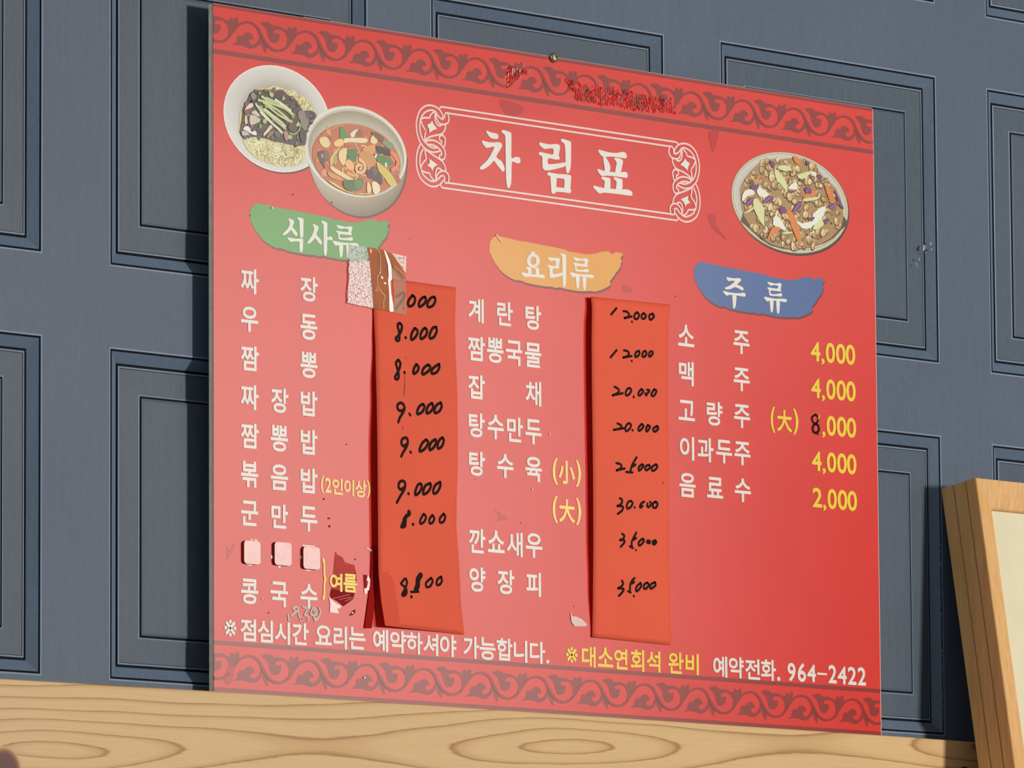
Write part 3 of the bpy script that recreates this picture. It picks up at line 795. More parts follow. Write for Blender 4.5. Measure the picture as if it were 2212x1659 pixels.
for _ in range(95):
    p = B(z1([rnd_in(SAUCE)])[0]); r = random.uniform(3, 7) * VM; a = random.uniform(0, 3.14); e = random.uniform(0.5, 0.9)
    c = random.choice([(112, 78, 66), (74, 50, 46), (128, 104, 92), (98, 64, 54), (140, 120, 106), (66, 48, 48), (108, 86, 78)])
    k.blob(p[0] + 0.0004, p[1] - 0.0008, r * 1.15, r * e * 1.15, (46, 32, 32), a, 8, 0.25)
    k.blob(p[0], p[1], r, r * e, c, a, 8, 0.3)
    k.blob(p[0] - r * 0.2, p[1] + r * 0.25, r * 0.4, r * e * 0.3, mixc(c, (214, 200, 186), 0.45), a, 7, 0.3)
k.d = k.top(); k.hi = None
for pl, c in (([(540, 690), (620, 650), (660, 740), (600, 800)], (142, 128, 118)), ([(570, 800), (650, 810), (680, 870), (620, 890)], (52, 40, 42)),
              ([(800, 590), (1050, 600), (1050, 650), (900, 640)], (122, 74, 66)), ([(1480, 1050), (1560, 1000), (1640, 1040), (1700, 1150), (1690, 1300), (1640, 1400), (1570, 1350), (1530, 1200)], (140, 122, 108)),
              ([(1640, 1060), (1690, 1010), (1740, 1050), (1720, 1180), (1660, 1160)], (92, 76, 74)), ([(1520, 1420), (1640, 1400), (1660, 1600), (1560, 1640)], (70, 60, 58)),
              ([(1290, 1320), (1380, 1240), (1480, 1300), (1460, 1420), (1340, 1420)], (98, 62, 56)), ([(1020, 1420), (1140, 1430), (1130, 1530), (1040, 1520)], (100, 98, 88)),
              ([(440, 970), (500, 890), (580, 850), (600, 920), (540, 960), (440, 995)], (226, 206, 188)), ([(560, 1040), (650, 1000), (740, 1130), (600, 1080)], (208, 192, 176)),
              ([(530, 1100), (640, 1110), (730, 1180), (680, 1250), (540, 1290)], (206, 188, 166)), ([(430, 1120), (470, 1100), (490, 1250), (440, 1280)], (214, 200, 160)),
              ([(390, 1370), (470, 1310), (540, 1360), (560, 1430), (650, 1410), (660, 1500), (560, 1470), (480, 1420)], (234, 226, 220)), ([(380, 1410), (480, 1430), (510, 1490), (380, 1500)], (190, 184, 172)),
              ([(800, 1470), (880, 1370), (940, 1290), (980, 1340), (900, 1430), (820, 1510)], (222, 206, 178)), ([(870, 1510), (960, 1410), (1020, 1430), (960, 1500), (880, 1560)], (154, 112, 86)),
              ([(410, 1020), (540, 960), (570, 990), (500, 1060), (480, 1150), (520, 1300), (490, 1290), (470, 1120)], (136, 70, 52)), ([(1200, 1420), (1290, 1440), (1310, 1560), (1240, 1600)], (176, 130, 116))):
    k.poly(catmull(PB(z1(pl)), True, 2), c)
dsauce = k.build('black_bean_sauce', dish)
k = Ink(k.top(), STEP)
for x, y, r in ((700, 1200, 45), (740, 1320, 42), (1390, 1110, 50), (1350, 1225, 36), (1490, 1280, 44), (880, 900, 60), (960, 690, 50), (1200, 760, 36), (1330, 1540, 45), (830, 1220, 50), (720, 660, 30), (930, 640, 26)):
    p = B(z1([(x, y)])[0]); k.blob(p[0], p[1], r / 9.217 * VM * 1.2, r / 9.217 * VM, random.choice([(150, 164, 88), (172, 184, 112), (128, 144, 84), (186, 194, 132)]), 0.4, 8, 0.2)
k.stroke(catmull(PB(z1([(1320, 1460), (1420, 1475), (1500, 1410), (1535, 1300)])), False, 4), 1.9 * VM, (142, 160, 92))
for q, pl in enumerate(([(770, 730), (940, 830), (1100, 870), (1380, 1080)], [(700, 800), (900, 850), (1200, 960), (1370, 1090)], [(1040, 790), (1200, 900), (1340, 1010)], [(800, 850), (1000, 950), (1180, 1080), (1310, 1205)],
           [(650, 880), (720, 980), (850, 1120), (1000, 1290), (1120, 1390)], [(700, 930), (850, 1040), (1050, 1220), (1230, 1370)], [(740, 1040), (900, 1200), (1080, 1360), (1170, 1450)], [(900, 930), (1080, 1080), (1230, 1170), (1290, 1210)],
           [(820, 980), (1000, 1120), (1150, 1240), (1230, 1320)], [(860, 760), (980, 815), (1100, 860)])):
    k.stroke(catmull(PB(z1(pl)), False, 4), 2.7 * VM, ((206, 210, 160), (190, 198, 142), (218, 220, 178), (196, 204, 140))[q % 4])
    if q % 2: k.stroke(catmull(PB(z1([(x + 10, y + 26) for x, y in pl])), False, 4), 0.6 * VM, (132, 150, 84))
k.build('cucumber_strips', dish)

# spicy seafood noodle soup
z2 = zoomed(640, 220, 8.508)
k = Ink(0.0003, STEP)
sil = [(160, 851), (240, 1201), (330, 1471), (440, 1671), (560, 1811), (720, 1941), (900, 2041), (1080, 2096), (1260, 2106), (1420, 2076), (1580, 2001), (1740, 1891), (1870, 1721), (1960, 1531), (2010, 1301), (2030, 1001)]
silc = catmull(PB(z2(sil)), False, 3)
k.poly([(x + 0.002, z - 0.002) for x, z in silc], (96, 34, 30))
rimc = (768.3, 327.6)
um, vm_ = B(rimc)
top = []
for x, z in silc:
    top.append((um + (x - um) * 0.97, vm_ + (z - vm_) * 0.35 if z < vm_ else z))
mid = [((a[0] + b[0]) / 2, (a[1] + b[1]) / 2) for a, b in zip(silc, top)]
nS = len(silc)
i0 = len(k.v); k.v += [(x, -k.d, z) for x, z in top] + [(x, -k.d, z) for x, z in mid] + [(x, -k.d, z) for x, z in silc]
shade = lambda t, f: srgb(mixc(mixc((204, 194, 176), (164, 146, 120), min(1, t * 2)), (176, 160, 136), max(0, t * 2 - 1)) if f == 0 else mixc(mixc((206, 197, 180), (176, 158, 132), min(1, t * 2)), (150, 132, 108), max(0, t * 2 - 1)) if f == 1 else mixc(mixc((186, 174, 154), (126, 108, 88), min(1, t * 2)), (124, 108, 88), max(0, t * 2 - 1)))
for q in range(nS - 1):
    t0, t1 = q / (nS - 1), (q + 1) / (nS - 1)
    for a in (0, 1):
        k.f.append([i0 + a * nS + q, i0 + a * nS + q + 1, i0 + (a + 1) * nS + q + 1, i0 + (a + 1) * nS + q])
        k.c.append([shade(t0, a), shade(t1, a), shade(t1, a + 1), shade(t0, a + 1)])
k.d += STEP * 4
k.poly(ell(768.3, 327.6, 221, 195), (222, 215, 203))
k.poly(ell(769, 328.6, 209, 184), (196, 184, 162))
nested(k, (770, 331, 206, 180), (772, 345, 194, 156), (160, 146, 120), (194, 184, 164), 5)
k.poly(ell(769.4, 344.5, 193, 153), (186, 120, 76))
dish2 = k.build('dish_picture', board); dish2['label'] = 'picture of spicy seafood noodle soup in a pale bowl'
k = Ink(0.00075, STEP)
k.poly(ell(769.4, 346, 189, 148), (192, 104, 66))
SOUP = [(330, 1000), (400, 700), (560, 520), (900, 430), (1200, 460), (1600, 680), (1800, 850), (1890, 1150), (1860, 1400), (1700, 1580), (1500, 1690), (1200, 1700), (900, 1640), (600, 1450), (400, 1240)]
k.crowd(0.0005)
bits(k, z2, SOUP, 40, [(206, 126, 78), (184, 92, 56), (214, 150, 92), (176, 84, 56)], 4, 9)
for _ in range(34):
    curl(k, z2, rnd_in([(600, 900), (1400, 800), (1800, 1300), (1500, 1600), (800, 1600), (560, 1300)]), random.uniform(150, 300), 1.6 * VM, random.choice([(222, 164, 98), (232, 186, 120), (206, 136, 78), (236, 198, 138)]), None, 2.5, within=SOUP)
k.build('broth', dish2)
k = Ink(0.0013, STEP)
for pl, c in (([(790, 470), (840, 465), (960, 640), (930, 665), (800, 670)], (92, 138, 66)), ([(975, 590), (1090, 505), (1130, 520), (1140, 570), (1030, 660)], (230, 218, 188)),
              ([(1090, 560), (1160, 500), (1200, 600), (1130, 650), (1060, 650)], (150, 94, 74)), ([(865, 690), (900, 672), (1270, 670), (1290, 740), (1200, 760), (960, 740), (880, 765)], (236, 214, 168)),
              ([(410, 690), (470, 645), (560, 660), (612, 760), (570, 842), (480, 830), (420, 750)], (226, 202, 146)), ([(680, 740), (760, 690), (850, 690), (860, 790), (740, 830), (680, 790)], (238, 194, 122)),
              ([(385, 960), (430, 900), (510, 890), (590, 940), (590, 1040), (560, 1090), (500, 1100), (525, 1240), (470, 1160), (400, 1060)], (98, 66, 58)), ([(450, 960), (468, 970), (476, 1030), (462, 1030)], (220, 205, 195)),
              ([(500, 900), (590, 940), (590, 1040), (540, 1080), (490, 1000)], (132, 92, 76)),
              ([(600, 1050), (740, 860), (800, 850), (700, 1000), (640, 1200)], (222, 176, 112)), ([(780, 900), (920, 850), (900, 1050), (860, 1180), (770, 1060)], (230, 204, 146)),
              ([(660, 1080), (720, 950), (740, 1100), (700, 1170)], (176, 160, 72)),
              ([(930, 890), (1100, 880), (1100, 1040), (1030, 1110), (940, 1060)], (78, 120, 60)), ([(1200, 860), (1440, 780), (1400, 960), (1260, 920)], (222, 150, 78)),
              ([(1130, 1000), (1200, 900), (1340, 940), (1450, 1060), (1440, 1150), (1300, 1210), (1200, 1100)], (204, 140, 80)), ([(890, 1100), (960, 1060), (1040, 1140), (1050, 1240), (980, 1260), (900, 1200)], (236, 176, 110)),
              ([(1340, 740), (1400, 600), (1480, 710), (1440, 780)], (236, 206, 150)), ([(1360, 570), (1440, 560), (1600, 660), (1560, 740), (1480, 700)], (118, 84, 56)),
              ([(1270, 1230), (1330, 1260), (1380, 1210), (1450, 1200), (1500, 1260), (1560, 1320), (1570, 1520), (1480, 1480), (1400, 1420), (1300, 1390)], (84, 60, 58)), ([(1380, 1230), (1450, 1210), (1480, 1300), (1420, 1360)], (112, 86, 80)),
              ([(1460, 1110), (1540, 1140), (1660, 1250), (1820, 1470), (1720, 1560), (1620, 1420), (1500, 1260)], (216, 184, 74)), ([(1600, 1200), (1700, 1290), (1820, 1470), (1760, 1460)], (190, 196, 92)),
              ([(1450, 810), (1560, 830), (1700, 890), (1700, 1000), (1580, 960), (1470, 930)], (62, 42, 40)), ([(1560, 740), (1680, 720), (1780, 790), (1720, 880), (1600, 800)], (126, 148, 114)),
              ([(1440, 960), (1500, 970), (1640, 1010), (1760, 1130), (1740, 1170), (1600, 1190), (1480, 1090), (1420, 1010)], (78, 126, 62)), ([(1420, 1020), (1450, 960), (1470, 970), (1450, 1030)], (232, 230, 216)), ([(1620, 1130), (1650, 1120), (1650, 1210), (1620, 1190)], (232, 230, 216)),
              ([(610, 1220), (650, 1190), (1030, 1430), (960, 1450), (700, 1310)], (232, 204, 152)), ([(560, 1290), (700, 1330), (860, 1430), (760, 1440), (600, 1380)], (210, 146, 78)),
              ([(850, 1461), (960, 1431), (1070, 1441), (1200, 1406), (1205, 1571), (1080, 1641), (940, 1631), (860, 1561)], (74, 104, 56)), ([(1060, 1460), (1190, 1430), (1195, 1560), (1090, 1600)], (96, 128, 72)),
              ([(1370, 1491), (1430, 1466), (1500, 1511), (1530, 1621), (1480, 1690), (1410, 1690), (1385, 1591)], (234, 216, 176)), ([(1290, 1471), (1350, 1531), (1360, 1651), (1290, 1681)], (230, 200, 154)),
              ([(560, 1451), (700, 1501), (900, 1641), (1060, 1680), (960, 1675), (760, 1591)], (222, 194, 104)), ([(1090, 1685), (1400, 1685), (1250, 1705), (1100, 1700)], (204, 190, 88))):
    k.poly(catmull(PB(z2(pl)), True, 2), c)
k.stroke(catmull(PB(z2([(1150, 1060), (1225, 1130), (1250, 1230), (1180, 1305), (1105, 1280), (1090, 1200), (1150, 1160), (1190, 1200), (1160, 1235)])), False, 4), 3.4 * VM, (236, 186, 130))
k.stroke(catmull(PB(z2([(1740, 940), (1800, 1000), (1850, 1100), (1830, 1200), (1750, 1250)])), False, 4), 4.6 * VM, (224, 128, 88))
k.stroke(catmull(PB(z2([(1150, 1110), (1205, 1160), (1215, 1220)])), False, 4), 0.7 * VM, (204, 128, 76))
k.stroke(catmull(PB(z2([(460, 600), (620, 500), (850, 430)])), False, 4), 0.9 * VM, (214, 160, 120))
k.build('seafood_and_vegetables', dish2)

# sweet and sour pork
z3 = zoomed(1460, 200, 4.424)
k = Ink(0.0001, STEP)
k.poly(ell(1709, 441.8, 253, 219), (58, 34, 24))
k.poly(ell(1707.3, 438.7, 253.5, 218), (96, 80, 52))
k.poly(ell(1707, 437.8, 251, 215), (204, 194, 158))
k.poly(ell(1706.6, 437.0, 245, 208), (176, 166, 140))
nested(k, (1706.4, 436.6, 241, 203), (1706, 440, 214, 172), (204, 198, 186), (186, 178, 162), 6)
dish3 = k.build('dish_picture', board); dish3['label'] = 'picture of sweet and sour pork on an oval plate'
k = Ink(0.00045, STEP)
FOOD = [(615, 1000), (625, 880), (720, 745), (850, 640), (1000, 640), (1110, 625), (1280, 660), (1400, 800), (1530, 920), (1595, 1110), (1585, 1250), (1480, 1390), (1300, 1475), (1100, 1495), (900, 1445), (760, 1330), (650, 1180)]
k.poly(catmull(PB(z3([(640, 1150), (1600, 1180), (1560, 1330), (1420, 1440), (1150, 1505), (900, 1460), (740, 1330)])), True, 2), (92, 58, 34))
k.poly(catmull(PB(z3(FOOD)), True, 2), (166, 130, 82))
k.crowd(0.0010)
TAN = [(196, 162, 106), (210, 178, 122), (182, 146, 90), (222, 196, 146), (172, 134, 82), (204, 170, 112)]
for _ in range(250):
    p = B(z3([rnd_in(FOOD)])[0]); r = random.uniform(5.5, 10.5) * VM; a = random.uniform(0, 3.14); e = random.uniform(0.55, 0.9); c = random.choice(TAN)
    k.blob(p[0] + 0.0006, p[1] - 0.0012, r * 1.12, r * e * 1.12, (112, 78, 44), a, 10, 0.16)
    k.blob(p[0], p[1], r, r * e, c, a, 10, 0.18)
    k.blob(p[0] - r * 0.2, p[1] + r * 0.2, r * 0.5, r * e * 0.4, mixc(c, (244, 226, 184), 0.5), a, 8, 0.3)
    if random.random() < 0.5: k.blob(p[0] + r * 0.3, p[1] - r * 0.2, r * 0.35, r * e * 0.25, mixc(c, (110, 74, 40), 0.55), a, 7, 0.3)
bits(k, z3, [(620, 1100), (1590, 1150), (1450, 1400), (1150, 1490), (800, 1360)], 26, [(104, 68, 38), (126, 88, 50), (90, 58, 34)], 1.6, 3.5)
k.build('fried_pork', dish3)
k = Ink(k.top(), STEP)
for c, pls in (((226, 226, 208), ([(625, 1000), (650, 940), (720, 925), (745, 970), (680, 990), (630, 1040)], [(765, 940), (790, 900), (880, 970), (850, 1000), (790, 990)], [(920, 1260), (950, 1165), (1050, 1310), (990, 1300)], [(1065, 910), (1140, 850), (1155, 925), (1090, 925)], [(1300, 1160), (1425, 1080), (1400, 1180), (1320, 1290)], [(1140, 1220), (1200, 1250), (1310, 1230), (1290, 1290), (1200, 1300)], [(1280, 770), (1330, 760), (1330, 810)])),
              ((212, 212, 152), ([(935, 720), (1040, 840), (1060, 930), (1040, 950), (960, 850)], [(740, 1010), (840, 1110), (840, 1290), (740, 1120)], [(960, 710), (1050, 695), (1100, 740), (1010, 750)], [(1150, 790), (1280, 750), (1290, 765), (1200, 830)], [(1210, 1020), (1370, 995), (1330, 1025), (1220, 1040)], [(640, 1150), (750, 1090), (700, 1140)], [(1000, 1340), (1110, 1330), (1060, 1365)], [(1300, 1290), (1420, 1180), (1400, 1270), (1330, 1310)])),
              ((214, 124, 54), ([(1050, 1110), (1140, 1200), (1195, 1420), (1165, 1430), (1100, 1290)], [(870, 1390), (920, 1285), (1000, 1300), (900, 1380)], [(1210, 990), (1300, 930), (1340, 970), (1230, 1010)], [(1410, 880), (1470, 920), (1510, 1040), (1470, 1050)], [(740, 850), (790, 780), (790, 830)], [(1110, 615), (1160, 620), (1190, 690), (1140, 680)])),
              ((118, 60, 108), ([(705, 890), (780, 880), (770, 930), (720, 930)], [(820, 1060), (880, 980), (930, 1010), (900, 1040)], [(660, 1050), (730, 1000), (730, 1050), (680, 1090)], [(1105, 1130), (1150, 1050), (1195, 1040), (1190, 1100), (1130, 1140)], [(1220, 920), (1270, 900), (1290, 960), (1250, 970)], [(1070, 945), (1130, 940), (1100, 965)], [(1335, 800), (1370, 785), (1395, 820), (1360, 830)], [(890, 650), (940, 680), (930, 720), (905, 710)], [(1235, 645), (1270, 680), (1260, 700), (1240, 690)], [(1455, 1080), (1530, 1060), (1500, 1110), (1460, 1110)], [(1250, 1200), (1320, 1190), (1290, 1230)], [(1400, 1210), (1440, 1220), (1430, 1260), (1400, 1240)], [(1510, 930), (1570, 1050), (1600, 1115), (1560, 1090), (1520, 990)], [(980, 1110), (1030, 1090), (1050, 1150), (1000, 1160)]))):
    for pl in pls: k.poly(catmull(PB(z3(pl)), True, 2), c)
for a, b in (((955, 730), (1060, 765)), ((842, 1120), (842, 1290)), ((975, 860), (1040, 940)), ((1440, 818), (1360, 855)), ((1440, 995), (1380, 1000)), ((1010, 1362), (1100, 1350))):
    k.stroke(PB(z3([a, b])), 0.9 * VM, (84, 96, 50))
for a, b in (((1120, 1130), (1180, 1060)), ((835, 1050), (900, 1000)), ((670, 1075), (725, 1015)), ((1235, 955), (1265, 910)), ((1470, 1100), (1520, 1070))):
    k.stroke(PB(z3([a, b])), 0.8 * VM, (176, 128, 172))
k.build('vegetables', dish3)

# --- wear on the print
def scuff(name, area, n, cols, L, hw, ang, depth=0.0006, spread=0.3):
    k = Ink(depth, 1e-5); k.crowd(0.0004)
    for _ in range(n):
        p = rnd_in(area); a = random.gauss(ang, spread); l = random.uniform(0.4, 1) * L
        k.stroke(PB([p, (p[0] + l * math.cos(a), p[1] + l * math.sin(a))]), random.uniform(0.5, 1) * hw * VM, random.choice(cols), caps=False)
    return k.build(name, board, M_BARE)
zw = zoomed(1030, 80, 4.424)
scuff('scuffed_patch', zw([(285, 262), (330, 275), (400, 300), (520, 318), (440, 350), (370, 400), (320, 460), (290, 465)]), 95, [(228, 40, 38), (236, 60, 54), (168, 40, 40), (240, 196, 186), (140, 40, 38)], 8, 1.2, 1.75, 0.0006, 0.15)
BRIGHT = zw([(820, 385), (880, 395), (1000, 430), (1170, 470), (1220, 470), (1400, 500), (1580, 540), (1700, 560), (1850, 590), (1900, 720), (1700, 700), (1500, 680), (1420, 660), (1280, 640), (1080, 620), (950, 590), (920, 510)])
scuff('scuffed_patch', BRIGHT, 330, [(228, 46, 44), (222, 36, 36), (230, 54, 48), (226, 80, 72), (222, 66, 60)], 9, 1.7, 1.55, 0.0006, 0.25)
k = Ink(0.0011, 1e-5); k.crowd(0.0003)
for region, n in (([(870, 395), (980, 420), (940, 450), (930, 500), (890, 480)], 45), ([(1060, 490), (1110, 500), (1130, 620), (950, 600), (980, 540)], 60), ([(1290, 500), (1340, 500), (1340, 570), (1290, 560)], 26), ([(1360, 490), (1480, 510), (1440, 560), (1420, 640), (1290, 640), (1400, 600)], 42), ([(1540, 570), (1620, 570), (1640, 680), (1480, 680), (1500, 620)], 55), ([(1740, 560), (1860, 580), (1840, 640), (1740, 680)], 42)):
    for _ in range(int(n * 0.6)):
        p = rnd_in(zw(region)); l = random.uniform(2, 6)
        k.stroke(PB([p, (p[0] + random.gauss(0, 1.5), p[1] + l)]), random.uniform(0.5, 1.2) * VM, random.choice([(150, 44, 42), (128, 34, 34), (168, 86, 78), (186, 120, 112)]), caps=False)
k.build('scuffed_patch', board, M_BARE)
zt_ = zoomed(660, 1080, 5.53)
k = Ink(0.0004, 3e-5)
k.poly(PB(zt_([(355, 620), (380, 655), (440, 685), (470, 740), (520, 765), (580, 775), (600, 860), (606, 960), (590, 1080), (560, 1185), (500, 1235), (450, 1270), (380, 1210), (300, 1170), (290, 1130), (310, 1040), (330, 880), (345, 700)])), (186, 70, 64))
k.poly(PB(zt_([(305, 1065), (590, 1100), (565, 1185), (500, 1235), (450, 1270), (380, 1210), (300, 1170), (290, 1130)])), (138, 24, 26))
k.poly(PB(zt_([(590, 830), (606, 960), (598, 1060), (575, 1000)])), (140, 24, 26))
for a, b in (((320, 1180), (520, 1130)), ((400, 1190), (540, 1160)), ((440, 700), (490, 780)), ((470, 1210), (560, 1170))):
    k.stroke(PB(zt_([a, b])), 0.7 * VM, (206, 120, 112))
k.poly(PB(zt_([(690, 890), (735, 900), (725, 1050), (700, 1080)])), (142, 30, 30))
k.poly(PB(zt_([(520, 1385), (555, 1330), (588, 1308), (592, 1340), (560, 1375)])), (126, 30, 30))
for x, y, r in ((270, 220, 8), (285, 315, 11), (1000, 440, 5), (590, 710, 7)):
    p = B(zt_([(x, y)])[0]); k.blob(p[0], p[1], r / 5.53 * VM, r / 5.53 * VM * 1.3, (120, 20, 22))
k.build('torn_patch', board, M_BARE)
k = Ink(0.0008, 3e-5)
PK = (244, 206, 198)
for pl in ([(275, 1160), (300, 1180), (340, 1220), (425, 1270), (400, 1300), (375, 1290), (395, 1358), (285, 1342), (290, 1240)], [(740, 895), (770, 950), (790, 985), (778, 1070), (735, 1085), (728, 1118), (700, 1122), (696, 1060), (725, 1050), (745, 980), (725, 960)], [(545, 1345), (560, 1335), (568, 1350), (550, 1362)]):
    k.poly(PB(zt_(pl)), PK)
k.stroke(catmull(PB(zt_([(722, 580), (740, 590), (770, 605), (828, 630)])), False, 4), 0.9 * VM, (232, 206, 192))
k.stroke(catmull(PB(zt_([(735, 575), (765, 585), (790, 610)])), False, 4), 0.6 * VM, (236, 214, 204))
k.poly(PB([(1230.8, 1319), (1235, 1331), (1244, 1332.3), (1255.3, 1337), (1267.5, 1348.5), (1265, 1353.4), (1240.7, 1353), (1233.4, 1343.7)]), (216, 178, 168))
for px, py, r in ((1187, 938, 1.8), (1149, 1057, 1.8), (566, 1293, 1.6), (587, 449, 2.6), (786, 1464, 2.4)):
    p = B((px, py)); k.blob(p[0], p[1], r * VM, r * VM * (1.4 if r < 2.5 else 1), (232, 196, 186))
k.stroke(PB([(1072, 508), (1080, 520), (1083, 525)]), [1.8 * VM, 1.2 * VM, 0.4 * VM], (236, 196, 140))
k.build('film_tear', board)
k = Ink(0.0002, 2e-6)
for pl in ([(487, 1180), (498, 1187), (504, 1175), (508, 1174), (500, 1195), (492, 1207), (488, 1207), (492, 1190)], [(495, 1440), (506, 1444), (502, 1465), (495, 1478), (486, 1476), (484, 1462)], [(1066, 1099), (1072, 1103), (1093, 1115), (1097, 1122), (1082, 1124), (1070, 1126), (1078, 1116)], [(1528, 462), (1545, 466), (1548, 488), (1572, 520), (1552, 505), (1538, 492)], [(1530, 285), (1552, 280), (1548, 310), (1540, 330), (1534, 310)], [(1342, 616), (1358, 618), (1366, 630), (1350, 632)], [(1080, 215), (1130, 230), (1120, 250), (1090, 245)]):
    k.poly(catmull(PB(pl), True, 2), (186, 14, 14))
k.build('red_smear', board)
k = Ink(0.0003, 2e-6)
for px, py, r in ((699, 1078, 2.0), (748, 960, 1.6), (712, 1120, 1.6), (711, 1137, 1.8), (632, 420, 1.5), (716, 438, 1.6), (580, 1324, 1.6), (540, 466, 1.2), (1459, 640, 1.2), (1027, 1036, 0.9), (1125, 1130, 1.2), (1240, 1310, 1.4), (1640, 952, 1.0), (660, 900, 0.9), (1850, 980, 0.9), (885, 516, 1.0)):
    p = B((px, py)); k.blob(p[0], p[1], r * VM * 1.2, r * VM, (120, 24, 22))
k.build('dirt_speck', board, M_BARE)

# --- hand-inked corrections
k = Ink(0.0006)
zc8 = zoomed(1450, 680, 3.858)
for hw, pl in ((2.3, [(1200, 832), (1172, 855), (1180, 895), (1205, 905), (1222, 880), (1215, 845), (1200, 832)]), (2.9, [(1205, 905), (1180, 930), (1182, 970), (1205, 985), (1228, 965), (1226, 930), (1205, 905)]), (1.2, [(1200, 985), (1225, 998)]), (1.2, [(1190, 840), (1165, 870)])):
    k.stroke(catmull(PB(zc8(pl)), False, 4), hw * VM, (34, 22, 18))
k.stroke(PB(zc8([(1236, 838), (1222, 865)])), 1.3 * VM, YEL2)
k.build('pen_correction', board, M_BARE)
k = Ink(0.00065)
zs8 = zoomed(440, 1140, 5.53)
for pl in ([(1005, 1035), (1008, 1070), (1015, 1110)], [(1060, 960), (1110, 945), (1120, 985), (1045, 1050)], [(1070, 960), (1085, 1000)], [(1120, 990), (1145, 1080), (1170, 1085), (1150, 1110)], [(1180, 940), (1210, 960), (1240, 955), (1200, 1040)], [(1200, 1040), (1245, 1065), (1240, 1110)], [(1300, 955), (1275, 1035), (1330, 1040), (1310, 985)], [(1310, 955), (1345, 1000), (1340, 1050)], [(1375, 960), (1390, 1010), (1360, 1080), (1325, 1115)], [(1310, 1060), (1320, 1090), (1350, 1080)]):
    k.stroke(catmull(PB(zs8(pl)), False, 4), 2.0 * VM, (178, 164, 150))
k.build('faded_handwriting', board)

# --- small rounded patches stuck over an old menu line
M_PATCH = plain('pink_patch_film', 'f0b9b2', 0.35, var=0.06, scale=160)
M_PATCH_SIDE = plain('patch_side_shade', '6a100e', 0.6)  # dark red puts the lifted patch's shadow into its side colour
def rrect(px0, px1, py0, py1, r=0.0045, n=5):
    a = B((px0, (py0 + py1) / 2)); b = B((px1, (py0 + py1) / 2)); cx, cz = (a[0] + b[0]) / 2, (a[1] + b[1]) / 2
    mz = scale_at((px0 + px1) / 2, (py0 + py1) / 2)[1]
    hx, hz = (b[0] - a[0]) / 2, (py1 - py0 - SKEW * (px1 - px0)) * mz / 2
    out = []
    for ox, oz, a0 in ((hx - r, hz - r, 0), (-hx + r, hz - r, 90), (-hx + r, -hz + r, 180), (hx - r, -hz + r, 270)):
        for q in range(n + 1):
            t = math.radians(a0 + 90 * q / n); out.append((cx + ox + r * math.cos(t), cz + oz + r * math.sin(t)))
    return out
for nm, bx in (('leftmost', (523.5, 559, 1168, 1220)), ('middle', (589.5, 626, 1171, 1223)), ('rightmost', (651.5, 687.5, 1181, 1231))):
    o2 = rrect(*bx); n = len(o2)
    T = 0.0036
    vs = [(x, -T, z) for x, z in o2] + [(x - 0.0006, -0.0003, z) for x, z in o2]
    fs = [tuple(range(n))[::-1]] + [(q, (q + 1) % n, n + (q + 1) % n, n + q) for q in range(n)]
    fm = [0] + [1] * n
    p_ = mesh_obj('cover_patch', vs, fs, [M_PATCH, M_PATCH_SIDE], board, fm)
    bm = bmesh.new(); bm.from_mesh(p_.data); bmesh.ops.recalc_face_normals(bm, faces=bm.faces)
    if [f for f in bm.faces if len(f.verts) > 4][0].normal.y > 0: bmesh.ops.reverse_faces(bm, faces=bm.faces)
    bm.to_mesh(p_.data); bm.free()
k = Ink(0.00055)
for pl in ([(540, 1164.5), (546, 1165.5), (546, 1168), (540, 1167)], [(549, 1165), (555, 1166), (555, 1169.5), (549, 1168.5)], [(532, 1218.5), (545, 1220), (544, 1222.5), (534, 1221)], [(584, 1200), (588, 1200), (588, 1207), (584, 1206)], [(600, 1222), (606, 1222.5), (605, 1227), (600, 1226)], [(653, 1176.8), (680, 1179.5), (680, 1181.8), (653, 1179.5)], [(648.5, 1201), (651.5, 1201), (651.5, 1207), (648.5, 1206.5)], [(660, 1230.5), (671, 1231.5), (670, 1233.5), (661, 1233)]):
    k.poly(PB(pl), (238, 214, 204))
k.build('old_lettering', board)

# ================================================================== hand-written price slips taped onto the board
def paper(name, col, rough=0.75):
    m, nt, p = new_mat(name)
    c = srgb(col)
    f = noise(nt, 7, 3); g = noise(nt, 300, 2)
    v = math_node(nt, 'ADD', math_node(nt, 'MULTIPLY', f, 0.16), math_node(nt, 'ADD', math_node(nt, 'MULTIPLY', g, 0.12), 0.86))
    rgb = node(nt, 'ShaderNodeRGB'); rgb.outputs[0].default_value = c + (1,)
    mx = node(nt, 'ShaderNodeVectorMath'); mx.operation = 'SCALE'
    nt.links.new(rgb.outputs[0], mx.inputs[0]); nt.links.new(v, mx.inputs['Scale'])
    nt.links.new(mx.outputs[0], p.inputs['Base Color'])
    p.inputs['Roughness'].default_value = rough; p.inputs['Specular IOR Level'].default_value = 0.3
    bump(nt, p, g, 0.1, 0.0004)
    return m
M_SLIP = paper('orange_red_paper', 'e2593c')
M_SLIP_SHADOW = paper('slip_shadow_red', '98140f', 0.9)
M_SLIP_SHADOW.node_tree.nodes['Principled BSDF'].inputs['Specular IOR Level'].default_value = 0.1
M_CREASE_SHADE = paper('crease_shade_red', 'd64d33')

